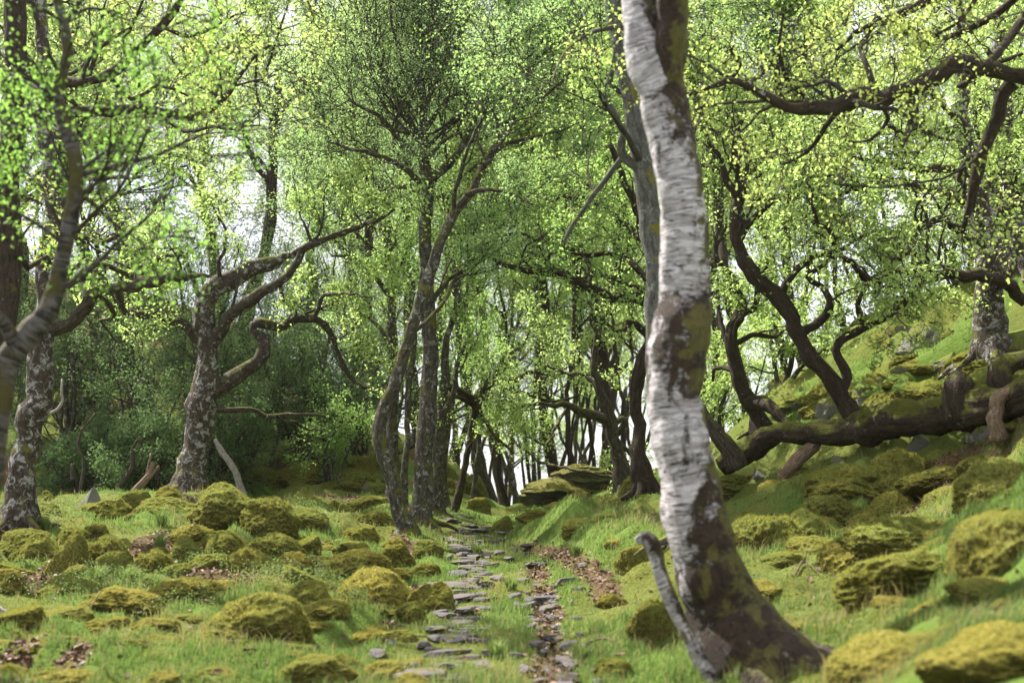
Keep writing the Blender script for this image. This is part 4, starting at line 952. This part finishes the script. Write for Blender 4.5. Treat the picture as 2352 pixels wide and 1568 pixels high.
def stem(label, pts, D, limbs=(), leafm='leaf_mid', cat='tree', n=4, name='young_tree', group='thin stems around the central trees', bk='alder', L=1.2, leafs=.06, spec=None, **k):
    return tree(name, label, cat, pts, list(limbs), bk, leafm, D, spec or FINE(4, 4, 3), leafn=4, leafs=leafs, sp_n=n, sp_L=L, trunk_sp=6, trunk_t=(.55, 1), gn=.03, group=group, **k)
stem('thin dark stem between the slender grey tree and the straight central tree', [(928,1175,20),(932,1080,15),(935,980,14),(940,880,13),(950,780,11),(940,680,9),(925,600,6)], 22)
stem('upright stem directly right of the straight central tree', [(1008,1185,40),(1004,1120,27),(1006,1040,24),(1014,960,22),(1022,880,20),(1025,800,16),(1050,700,12),(1040,600,7)], 22.5, [[(1014,960,14),(1040,900,12),(1050,840,8)]])
stem('second upright stem right of the straight central tree, behind it', [(1024,1175,26),(1016,1100,20),(1020,1020,18),(1034,940,16),(1045,860,12),(1070,780,8)], 24)
stem('thin stem leaning right beside the far path', [(1038,1185,20),(1056,1120,16),(1070,1050,15),(1082,980,15),(1090,925,14)], 23.5,
     [[(1090,925,18),(1075,905,17),(1040,890,15),(1005,882,10),(985,890,5)], [(1088,925,20),(1110,893,18),(1140,880,15),(1185,870,12),(1220,850,9),(1270,860,6),(1300,850,4)], [(1086,930,12),(1050,912,11),(1010,910,7)],
      [(1150,880,10),(1180,900,9),(1240,915,8),(1290,920,6),(1330,905,4)], [(1130,882,10),(1150,830,9),(1200,790,7),(1230,740,4)], [(1090,920,12),(1110,960,10),(1140,1000,7),(1180,1040,4)]], bk='oak_moss', spec=OAK(4, 3, 3), n=4, L=1.0, leafs=.06, leafm='leaf_lime')
stem('thinnest dark stem right of the leaning far stem', [(1086,1155,13),(1092,1080,11),(1100,1000,10),(1098,920,8),(1110,850,5)], 25)
tree('oak_tree', 'leaning oak above the layered outcrop with a drooping left limb', 'tree',
     [(1436,1110,60),(1420,1060,40),(1408,1000,36),(1392,950,32),(1380,900,26),(1365,840,20),(1370,780,14),(1350,700,9)],
     [[(1396,965,26),(1360,955,24),(1320,950,20),(1290,935,16),(1250,925,11),(1200,935,6)], [(1400,980,18),(1430,960,16),(1420,1010,14),(1450,1050,10),(1460,1090,7)], [(1300,940,10),(1270,990,9),(1240,1020,7),(1200,1000,4)], [(1380,900,14),(1340,860,11),(1290,860,8),(1240,830,5)],
      [(1440,1100,8),(1370,1090,9),(1310,1080,9),(1250,1058,8),(1200,1030,6),(1160,990,4)]],
     'oak', 'leaf_lime', 23, OAK(4, 4, 3), leafn=2, leafs=.075, sp_n=4, sp_L=1.0, gn=.05, trunk_sp=5, wk=.75, lw=.85)
# right side
def fallen_oak():
    D = 17.7
    trunk = px_line([(1655,1072,34,18.7),(1690,1052,45,18.6),(1735,1022,46,18.4),(1780,1002,43,18.2),(1840,1000,45,18),(1900,995,50,17.8),(1960,985,64,17.5),(2030,972,76,17),(2110,962,83,16.4),(2190,950,84,15.7),(2260,935,83,15.2),(2330,915,74,14.8),(2420,880,52,14.4)], D)
    root = thing('fallen_oak', (trunk[6][0], trunk[6][1], trunk[6][2] - .25), 'huge fallen mossy oak lying along the right slope with an upright living stem', 'fallen tree'); b0 = np.array(root.location)
    def mk(pts, nm, mt, sides=18, lump=.2, DD=D, gn=.04, pl=True):
        ln = spline(px_line(pts, DD) if pl else pts, .08, gn, len(pts)); ln[:, :3] -= b0; e = ln[-1].copy(); e[3] = .002; s_ = ln[0].copy(); s_[3] = .002; s_[:3] -= unit(ln[1, :3] - ln[0, :3]) * .03; ee = np.concatenate([s_[None], ln, e[None]])
        tb = Tubes(); tb.add(ee[:, :3], ee[:, 3], sides, lump, 2.2); tb.build(nm, M[mt], root); return ln
    mk(trunk, 'trunk', 'oak_moss', 32, .26, pl=False)
    up = mk([(1972,1010,54),(1962,970,42),(1945,930,37),(1905,868,37),(1862,820,37),(1822,750,36),(1785,690,37),(1730,635,36),(1700,590,33),(1688,530,28),(1692,470,24),(1700,420,20),(1690,350,16),(1700,280,12)], 'upright_stem', 'oak_dark')
    f1 = mk([(1925,905,22),(1945,868,22),(1938,830,20),(1926,800,20),(1945,768,19),(1990,748,17),(2030,735,17),(2065,705,16),(2085,680,13),(2110,640,9)], 'limb', 'oak_dark', 12)
    f2 = mk([(1830,770,22),(1870,745,20),(1900,700,18),(1880,660,14),(1850,640,12),(1900,600,9),(1930,570,6)], 'limb', 'oak_dark', 12)
    f3 = mk([(1690,560,20),(1730,500,16),(1780,460,13),(1830,450,10),(1900,430,7)], 'limb', 'oak_dark', 10)
    f4 = mk([(1695,450,18),(1660,400,14),(1640,340,11),(1620,300,7)], 'limb', 'oak_dark', 10)
    f5 = mk([(1790,700,20),(1810,640,16),(1870,590,13),(1920,580,10),(1990,540,6)], 'limb', 'oak_dark', 10)
    f6 = mk([(1985,750,12),(1970,700,10),(1990,650,8),(2040,620,5)], 'limb', 'oak_dark', 8)
    mk([(1795,1100,20),(1820,1070,26),(1845,1040,28),(1875,1010,30)], 'prop_branch', 'deadwood', 14, .3, 17.9)
    mk([(1694,1075,44),(1680,1040,38),(1662,1010,34),(1640,980,32),(1615,948,28),(1590,900,20)], 'leaning_stem', 'oak', 16)
    mk([(2220,960,70),(2212,920,66),(2208,890,62),(2216,872,50)], 'root_stump', 'oak_dark', 20, .35, 15.4)
    mk([(2296,1010,38),(2290,980,30),(2282,960,34),(2292,935,28),(2288,915,30),(2310,900,30),(2345,905,24)], 'twisted_root', 'deadwood', 14, .35, 14.7)
    mk([(2330,900,60),(2300,870,50),(2310,840,40),(2350,830,36)], 'root_mass', 'oak_moss', 16, .4, 15)
    S = [spawn(f, n, .25, 1, L, .5, .35) for f, n, L in ((up[len(up) // 2:], 10, 1.8), (f1, 6, 1.1), (f2, 5, 1.2), (f3, 5, 1.5), (f4, 5, 1.5), (f5, 5, 1.4), (f6, 2, .9))]
    s0, d0, l0, r0 = [np.concatenate([s[i] for s in S]) for i in range(4)]
    bt = grow(s0, d0, l0, r0, OAK(4, 4, 4)); tb = Tubes()
    for P, R, sd in bt: tb.add(P, R, sd)
    tb.build('branches', M['twig'], root)
    V, T, r_ = leaves_on(bt[-1][0], 3, .07, .2, .06); mesh_obj('foliage', V, tris=T, mats=(M['leaf_lime'],), parent=root, attrs={'rnd': r_})
fallen_oak()
tree('oak_tree', 'crooked dark oak on the slope right of the white birch', 'tree',
     [(1752,992,60),(1738,955,40),(1718,920,36),(1702,880,33),(1692,830,31),(1684,780,30),(1692,730,27),(1700,690,24),(1680,640,20),(1650,600,15),(1640,540,9)],
     [[(1715,925,28),(1745,925,26),(1775,940,24),(1800,965,20),(1815,985,10)], [(1690,800,16),(1650,760,13),(1640,700,10),(1620,660,6)], [(1695,730,16),(1730,700,13),(1745,650,10),(1770,600,6)], [(1686,790,14),(1730,770,12),(1780,780,9),(1810,750,5)], [(1692,850,12),(1650,850,10),(1630,880,6)]],
     'oak_dark', 'leaf_lime', 21, OAK(4, 4, 4), leafn=2, leafs=.085, sp_n=6, sp_L=1.3, gn=.05, nol=(0,), trunk_sp=5)
tree('oak_tree', 'stout oak with mottled pale foot high on the right hillside', 'tree',
     [(2284,850,100),(2275,800,80),(2266,740,68),(2268,690,62),(2274,630,60),(2268,560,54),(2252,490,50),(2238,420,46),(2225,350,40),(2215,280,36),(2205,200,30),(2190,120,24),(2200,20,18)],
     [[(2352,690,34),(2310,662,34),(2262,648,32),(2200,640,30),(2130,634,26),(2060,630,22),(2005,638,19),(1960,610,16),(1925,570,14),(1900,525,12),(1875,480,8),(1850,440,5)],
      [(2250,480,30),(2210,455,28),(2150,445,26),(2090,430,23),(2030,420,20),(1975,430,15),(1920,440,10),(1870,470,6)], [(2240,400,24),(2190,390,22),(2120,395,19),(2060,380,15),(1990,365,10),(1930,370,6)],
      [(2268,560,22),(2210,540,20),(2160,500,17),(2110,540,14),(2080,590,10),(2040,600,6)], [(2262,520,24),(2310,480,20),(2370,440,14)], [(2215,300,20),(2160,290,17),(2100,310,13),(2040,300,9)], [(2200,200,18),(2260,160,14),(2330,130,9)], [(2130,634,12),(2090,680,11),(2050,700,8),(2010,690,5)],
      [(2215,290,18),(2150,230,14),(2090,130,10),(2060,60,6)]],
     'oak_lichen', 'leaf_lime', 18.3, OAK(4, 4, 4), leafn=2, leafs=.08, sp_n=6, sp_L=1.5, gn=.05, limbm='oak_dark', lw=.9, limb_d=(-.14, -.10, -.06, -.16, .06))
tree('oak_tree', 'near oak reaching a great dark level limb across the upper right', 'tree',
     [(2700,1200,120),(2670,1000,100),(2630,800,88),(2600,600,80),(2580,400,72),(2560,260,64),(2540,120,54),(2500,0,44),(2460,-150,32)],
     [[(2560,270,50),(2480,215,44),(2400,192,40),(2340,186,38),(2290,168,38),(2235,154,36),(2185,156,34),(2142,188,36),(2085,206,36),(2030,228,40),(1995,216,46),(1940,232,38),(1875,244,34),(1812,246,28),(1752,218,22),(1690,196,16),(1640,198,11),(1600,212,6)],
      [(2325,190,34),(2302,220,32),(2294,270,30),(2280,320,28),(2262,362,27),(2242,408,25),(2232,450,20),(2218,490,14),(2200,530,8)], [(2500,60,34),(2400,20,30),(2352,40,24),(2310,85,20),(2278,130,17),(2262,146,12)],
      [(2480,-30,34),(2330,-60,28),(2200,-40,24),(2115,5,20),(2060,45,18),(2010,66,16),(1960,82,12),(1920,110,7)], [(2352,-20,18),(2290,30,17),(2240,55,15),(2190,85,14),(2120,75,10),(2070,60,6)], [(2240,0,10),(2200,50,9),(2150,85,7)],
      [(2080,210,22),(2100,250,20),(2085,300,16),(2075,340,10)], [(1940,235,14),(1890,290,12),(1850,350,9),(1800,380,5)], [(1870,244,12),(1800,180,10),(1780,100,8),(1790,20,5)], [(1680,110,14),(1700,150,11),(1680,180,8),(1660,210,5)], [(1990,215,12),(2040,270,10),(2000,320,7),(1960,330,4)]],
     'oak_dark', 'leaf_yellow', 11.5, OAK(3, 4, 4), leafn=3, leafs=.045, sp_n=6, sp_L=1.4, sp_up=.3, sp_t=(.3, 1), gn=.03, lump=.2, droop=.4, lobed=True)
tree('oak_tree', 'mottled white and brown trunk at the right edge behind the stout oak', 'tree',
     [(2375,800,60),(2358,700,52),(2346,600,48),(2332,500,44),(2322,400,42),(2312,320,40),(2306,240,36),(2290,150,28),(2300,50,20)],
     [[(2330,480,18),(2290,440,14),(2250,400,9)], [(2310,300,18),(2360,240,14),(2420,200,9)], [(2300,150,14),(2240,90,10),(2180,60,6)]], 'oak_lichen', 'leaf_lime', 20.5, OAK(4, 4, 4), leafn=5, leafs=.08, sp_n=7, sp_L=1.8, trunk_sp=6, trunk_t=(.5, 1), gn=.04)
# small stems on the left slope
def dead_stem(label, pts, D, mt='pale_wood', side=()):
    T0 = spline(px_line(pts, D), .06, .02, len(pts)); base = (T0[0, 0], T0[0, 1], T0[0, 2]); root = thing('dead_stem', base, label, 'dead branch', 'dead stems on the left slope')
    for q in [pts] + list(side):
        ln = spline(px_line(q, D), .06, .02, len(q)); ln[:, :3] -= np.array(base); e = ln[-1].copy(); e[3] = .002; L = np.concatenate([ln, e[None]]); tb = Tubes(); tb.add(L[:, :3], L[:, 3], 10, .2, 5); tb.build('stem' if q is pts else 'side_branch', M[mt], root)
dead_stem('small sunlit dead stem with raised arms left of the forked oak', [(298,1150,18),(315,1122,15),(335,1098,13),(350,1060,9)], 21, 'deadwood', [[(316,1122,12),(340,1100,9),(362,1070,5)], [(335,1098,6),(345,1040,4)]])
dead_stem('pale slanting dead trunk leaning right of the forked oak', [(560,1140,16),(545,1100,15),(525,1060,14),(505,1030,13),(493,1008,8)], 23)
dead_stem('thin curved dark stem left of the sunlit dead stem', [(272,1125,12),(300,1080,11),(302,1040,9),(315,1010,5)], 23, 'oak')
dead_stem('pale curved branch hanging over the dark slope at left', [(88,1000,5),(100,960,6),(130,940,7),(142,920,6),(142,870,4)], 20)
dead_stem('dark crooked sapling in front of the grey crag at left', [(185,1140,9),(190,1070,7),(180,1010,6),(215,950,4)], 22, 'oak')
dead_stem('short upright dead stub before the rough brown rock', [(168,1100,10),(168,1080,9),(166,1064,6)], 22, 'oak')
dead_stem('pale bare branch lying over the dark boulder at the left edge', [(-20,1390,16),(15,1412,18),(40,1440,16),(58,1470,8)], 10.6)

def twig_down(label, pts):
    W3 = []
    for px, py in pts:
        Y = hit(px, py); X = ray(px, py)[0] * Y; W3.append([X, Y, ground_z(X, Y) + .03])
    W3 = np.array(W3); rad = np.linspace(.011, .003, len(W3)); base = tuple(W3[0]); ln = spline(np.concatenate([W3, rad[:, None]], 1), .05, .02, len(label)); ln[:, :3] -= np.array(base)
    root = thing('fallen_twig', base, label, 'twig', 'fallen twigs on the turf'); tb = Tubes(); tb.add(ln[:, :3], ln[:, 3], 6, .15, 8); tb.build('stem', M['deadwood'], root)
    k = len(ln) // 2; L = np.linalg.norm(ln[-1, :3]) * .4; d = unit(ln[k + 1, :3] - ln[k, :3] + np.array([0, 0, .4]) + rng.normal(0, .4, 3)); c = np.array([[*(ln[k, :3] + d * L * t), .006 * (1 - .6 * t)] for t in (0, .5, 1)]); c = spline(c, .04, .01, 2)
    tb = Tubes(); tb.add(c[:, :3], c[:, 3], 5); tb.build('side_twig', M['deadwood'], root)
for a in [('dark twig lying right of the dark sided dome boulder', [(725, 1236), (750, 1246), (775, 1256), (800, 1270)]), ('dark forked twig beside the leaf patch at lower left', [(150, 1445), (185, 1440), (205, 1425), (215, 1405)]),
          ('thin twig left of the biggest golden boulder', [(420, 1420), (455, 1425), (490, 1440)]), ('pale twig across the steep mossy boulder foot', [(600, 1225), (625, 1212), (650, 1205)]),
          ('thin stick on the grass right of the gutter', [(1340, 1480), (1380, 1470), (1420, 1475)]), ('short stick in the grass at the bottom left', [(240, 1500), (290, 1510), (330, 1500)]),
          ('stick below the leaf patch left of the path', [(560, 1530), (620, 1520), (690, 1535)]), ('dry stick on the right slope between the cushions', [(1930, 1395), (1975, 1380), (2010, 1390)]),
          ('thin stick on the grass right of the birch foot', [(1820, 1330), (1850, 1318), (1890, 1322)]), ('stick at the edge of the stepping stones', [(880, 1440), (920, 1428), (960, 1432)])]:
    twig_down(*a)
# dark thicket of holly and small trees on the left slope
def bush(label, px, py, D, W, H, leafm='leaf_dark', n=9, leafs=.06, group='dark thicket on the left slope', seedn=0, leafn=4, name='holly_tree'):
    a, _ = ray(px, py); X = a * D; z = ground_z(X, D); root = thing(name, (X, D, z), label, 'tree', group)
    S = np.repeat(np.array([[0, 0, -.1]]), n, 0) + rng.normal(0, .12, (n, 3)) * np.array([1, 1, 0]); an = rng.uniform(0, 6.28, n); s = rng.uniform(.1, .9, n)
    Dr = unit(np.stack([np.cos(an) * s * W / H, np.sin(an) * s * W / H * .7, np.ones(n)], -1)); L = H * rng.uniform(.6, 1, n); R = rng.uniform(.03, .06, n)
    bt = grow(S, Dr, L, R, [dict(k=8, wig=.14, up=.02, nch=8, ang=62, lr=.5, rr=.5, sides=6, t0=.15, tap=.6), dict(k=5, wig=.22, up=.0, nch=6, ang=50, lr=.5, rr=.55, sides=3, t0=.2), dict(k=4, wig=.25, nch=5, ang=50, lr=.55, rr=.6, sides=3, t0=.2, rmin=.003), dict(k=3, wig=.25, sides=3, rmin=.002)])
    tb = Tubes(); tb.add(*bt[0]); tb.build('trunk', M['alder'], root); tb = Tubes()
    for q in bt[1:]: tb.add(*q)
    tb.build('branches', M['twig'], root)
    V, T, r_ = leaves_on(bt[-1][0], leafn, leafs, .2, .05, up=.6); mesh_obj('foliage', V, tris=T, mats=(M[leafm],), parent=root, attrs={'rnd': r_}); return root
bush('darkest holly in the thicket left of the forked oak', 330, 1110, 25, 2.6, 3.4)
bush('dark leafy tree on the slope behind the speckled oak', 130, 1060, 26, 2.6, 3.6, leafm='leaf_dark')
bush('grey green small tree just behind the forked oak', 560, 1120, 26, 2.6, 3.0, leafm='leaf_dark')
bush('dark small tree between the forked oak and the slender grey tree', 700, 1130, 26.5, 2.6, 2.8, leafm='leaf_dark')
bush('bright green sapling low on the slope right of the forked oak', 770, 1120, 25, 1.4, 1.7, leafm='leaf_mid', n=4)
bush('silvery green small tree left of the slender grey tree', 830, 1120, 27.5, 2.6, 3.0, leafm='leaf_dark')
bush('dim tall tree above the holly at left', 240, 1040, 29, 3.2, 5.0, leafm='leaf_dark', leafs=.06)
bush('dim tall tree behind the forked oak trunk', 450, 1040, 29.5, 3.2, 4.8, leafm='leaf_dark', leafs=.06)
bush('dim tall tree over the dark slope in the left middle', 640, 1040, 30, 3.2, 4.6, leafm='leaf_dark', leafs=.06)
bush('dim tree at the foot of the green slope behind the slender grey tree', 860, 1060, 31, 3.0, 4.0, leafm='leaf_mid', leafs=.06)
bush('low dark shrub left of the forked oak foot', 390, 1120, 24, 1.8, 1.5)
bush('low dark shrub on the slope right of the speckled oak', 200, 1110, 24.5, 1.8, 1.5)
bush('dark shrub right behind the forked oak foot', 500, 1125, 24.5, 1.8, 2.0)
bush('tall dim tree over the crag at far left', 60, 1000, 28, 3.0, 4.6, leafs=.06)
bush('tall dim tree over the silvery small tree', 780, 1030, 31, 3.0, 4.6, leafs=.06)
bush('small bright oak sapling on the slope right of the white birch', 1800, 900, 23.5, 1.5, 1.9, leafm='leaf_lime', n=4, leafs=.08, group=None, name='oak_sapling')
bush('leafy young oak on the right skyline beside the large grey crag', 2210, 720, 22.5, 1.6, 2.4, leafm='leaf_lime', n=5, leafs=.07, group=None, name='oak_sapling')
bush('young oak at the right edge above the mottled oak foot', 2370, 660, 21.5, 1.8, 2.6, leafm='leaf_lime', n=5, leafs=.07, group=None, name='oak_sapling')
bush('small bright sapling behind the crooked dark oak', 1650, 960, 25, 1.3, 2.2, leafm='leaf_lime', n=4, leafs=.07, group=None, name='oak_sapling')

# prototype oaks for the wood behind
def proto_tree(seed, H, spread, leafm, bk, leafs, nl=5, leafn=6, thin=False, tall=False):
    global rng; keep = rng; rng = np.random.default_rng(seed)
    root = thing('oak_tree', (0, 0, 0), 'x', 'tree', 'oaks of the wood behind')
    lean = rng.normal(0, .15, 2); pts = [(0, 0, -.3, .2), (0, 0, .3, .15)]; x = np.zeros(2); tH = H * rng.uniform(.35, .5)
    if tall: tH = 6.2
    if thin: tH = H * .9; pts = [(0, 0, -.3, .10), (0, 0, .3, .075)]
    r0 = (.10 if tall else .13) if not thin else .05
    for i in range(1, 6): x = x + lean * tH / 5 + rng.normal(0, .10 if not thin else .12, 2); pts.append((x[0], x[1], .3 + tH * i / 5, r0 * (1 - .09 * i)))
    T0 = spline(pts, .25, .05, seed); tb = Tubes(); tb.add(T0[:, :3], T0[:, 3], 9, .15, 2); tb.build('trunk', M[bk], root)
    S0, D0, L0, R0 = spawn(T0, nl, (.8 if tall else .55) if not thin else .68, 1, spread, .6, .45, .8)
    if thin: spec = [dict(k=7, wig=.2, up=.12, nch=5, ang=45, lr=.55, rr=.5, sides=4, t0=.2), dict(k=5, wig=.25, up=.05, nch=5, ang=45, lr=.55, rr=.55, sides=3), dict(k=4, wig=.25, nch=4, ang=50, lr=.55, rr=.6, sides=3, rmin=.004), dict(k=3, wig=.25, sides=3, rmin=.003)]
    else: spec = [dict(k=9, wig=.28, up=.07, nch=7, ang=58, lr=.58, rr=.6, sides=6, t0=.2, tap=.75), dict(k=7, wig=.34, up=.04, nch=6, ang=55, lr=.55, rr=.55, sides=4, t0=.2), dict(k=5, wig=.34, up=.03, nch=5, ang=55, lr=.55, rr=.6, sides=3, t0=.2, rmin=.008), dict(k=3, wig=.3, sides=3, rmin=.006)]
    bt = grow(S0, D0, L0 * 1.1, np.maximum(R0, .04), spec); tb = Tubes()
    for q in bt: tb.add(*q)
    tb.build('branches', M['oak_dark'], root)
    V, T, r_ = leaves_on(bt[-1][0], leafn, leafs, .15, .09); mesh_obj('foliage', V, tris=T, mats=(M[leafm],), parent=root, attrs={'rnd': r_})
    rng = keep; return root
PR = [proto_tree(11, 9, 4.2, 'leaf_lime', 'oak', .085, 6), proto_tree(12, 11, 4.5, 'leaf_lime', 'oak_dark', .085, 7), proto_tree(13, 8, 4.0, 'leaf_lime', 'oak', .085, 6),
      proto_tree(14, 12, 4.6, 'leaf_lime', 'oak_dark', .085, 7), proto_tree(15, 10, 4.4, 'leaf_lime', 'oak', .085, 6)]
TL = [proto_tree(31, 11, 4.2, 'leaf_lime', 'oak_dark', .10, 7, 6, tall=True), proto_tree(32, 11, 4.0, 'leaf_lime', 'oak', .10, 7, 6, tall=True), proto_tree(33, 11, 4.4, 'leaf_mid', 'oak_dark', .10, 7, 6, tall=True)]
PT = [proto_tree(21, 7, 2.0, 'leaf_lime', 'oak_dark', .09, 5, 3, True), proto_tree(22, 8, 2.2, 'leaf_mid', 'alder', .09, 5, 3, True), proto_tree(23, 6.5, 1.9, 'leaf_lime', 'oak_dark', .09, 5, 3, True), proto_tree(24, 7.5, 2.1, 'leaf_lime', 'alder', .09, 4, 3, True)]
used = set()
def put(proto, px, D, rz, sc, label, group, dz=0.0, name=None):
    a = (px - CX) / F; X = a * D
    o = proto if proto.name not in used else copy_thing(proto)
    used.add(proto.name)
    o.location = (X, D, ground_z(X, D) - .1 + dz); o.rotation_euler = (0, 0, rz); o.scale = (sc, sc, sc)
    if name: o.name = name
    tag(o, label, 'tree', group); return o
def far_zone(spots, protos, text, group, name):
    spots = sorted(spots)
    ORDX = ORD + ['thirteenth', 'fourteenth', 'fifteenth', 'sixteenth', 'seventeenth', 'eighteenth']
    for i, (px, D, sc) in enumerate(spots):
        put(protos[i % len(protos)], px, D, (i * 2.39) % 6.28, sc, f'{ORDX[i]} from the left of {text}' if len(spots) > 1 else text, group, name=name)
r2 = random.Random(3)
far_zone([(-150, 27, 1.15), (80, 31, 1.3), (330, 30, 1.25), (560, 33, 1.35), (790, 31, 1.3)], PR, 'the bright oaks above the dark thicket on the left slope', 'oaks on the left slope', 'oak_tree')
far_zone([(-100, 42, 1.4), (100, 45, 1.5), (300, 43, 1.45), (500, 46, 1.5), (700, 44, 1.5), (880, 42, 1.5)], PR[::-1], 'the farther oaks up the left slope', 'farther oaks on the left slope', 'oak_tree')
far_zone([(960, 34, 1.4), (1120, 38, 1.55), (1290, 36, 1.5), (1430, 34, 1.45)], TL, 'the oaks standing beyond the top of the path', 'oaks beyond the path top', 'oak_tree')
far_zone([(980, 52, 1.9), (1180, 55, 2.1), (1370, 54, 2.1), (1560, 50, 1.9)], TL[::-1], 'the hazy oaks far behind the path top', 'farthest oaks', 'oak_tree')
far_zone([(1590, 27, 1.15), (1730, 29, 1.15), (1850, 27.5, 1.0), (2330, 26, 1.0)], TL, 'the oaks along the crest of the right hill', 'oaks on the right crest', 'oak_tree')
far_zone([(1680, 42, 1.5), (1850, 40, 1.4), (2330, 41, 1.3), (2450, 38, 1.2)], TL, 'the oaks behind the crest of the right hill', 'oaks behind the right crest', 'oak_tree')
sk = [(1075, 31), (1105, 34), (1130, 30), (1150, 37), (1172, 33), (1195, 29), (1212, 38), (1235, 32)]
sk2 = [(1252, 36), (1270, 30.5), (1292, 39), (1310, 33), (1332, 30), (1350, 37), (1368, 32), (1392, 35), (1412, 30), (1440, 34), (1462, 38)]
far_zone([(x, d, r2.uniform(.8, 1.1)) for x, d in sk], PT, 'the thin dark stems against the light left of the outcrop', 'thin stems on the skyline', 'slender_tree')
far_zone([(x, d, r2.uniform(.8, 1.1)) for x, d in sk2], PT, 'the thin dark stems against the light above the outcrop', 'thin stems on the skyline', 'slender_tree')
sk3 = [(1045, 40), (1205, 41), (1262, 46), (1345, 51), (1385, 42), (1085, 44), (1118, 47), (1160, 42), (1185, 49), (1224, 45), (1246, 50), (1282, 43), (1322, 48), (1358, 44), (1402, 47), (1428, 43), (1455, 50)]
far_zone([(x, d, r2.uniform(1.1, 1.4)) for x, d in sk3], PT, 'the faintest far stems beyond the path top', 'faint far stems', 'slender_tree')
far_zone([(1640, 26, .8), (1790, 26.5, .75), (1850, 26, .8), (1900, 28, .85), (1945, 25.5, .8), (1995, 27, .75), (2050, 26, .8), (2110, 27.5, .7)], PT, 'the slender stems on the skyline of the right hill', 'slender stems on the right crest', 'slender_tree')

far_zone([(900, 85, 2.2), (1060, 80, 1.9), (1230, 92, 2.0), (1400, 88, 2.0), (1600, 78, 2.0)], PR, 'the palest oaks in the valley beyond the path top', 'palest oaks', 'oak_tree')
# the air of the wood: far things fade a little
def haze():
    b = NB('haze_air'); v = b.n('ShaderNodeVolumePrincipled'); v.inputs['Color'].default_value = (.93, .97, .90, 1); v.inputs['Density'].default_value = HAZE; v.inputs['Anisotropy'].default_value = .35
    b.l(v.outputs[0], b.out.inputs['Volume'])
    bm = bmesh.new(); bmesh.ops.create_cube(bm, size=1); me = bpy.data.meshes.new('haze'); bm.to_mesh(me); bm.free(); me.materials.append(b.m)
    o = bpy.data.objects.new('haze', me); COL.objects.link(o); zlo, zhi = float(Z_.min()) - 1, max(float(Z_.max()) + 2, 36.0)
    o.scale = (2300, 960, zhi - zlo); o.location = (0, 450, (zlo + zhi) / 2); tag(o, 'thin pale air between the trees', None, kind='stuff')
HAZE = .0002
if HAZE: haze()
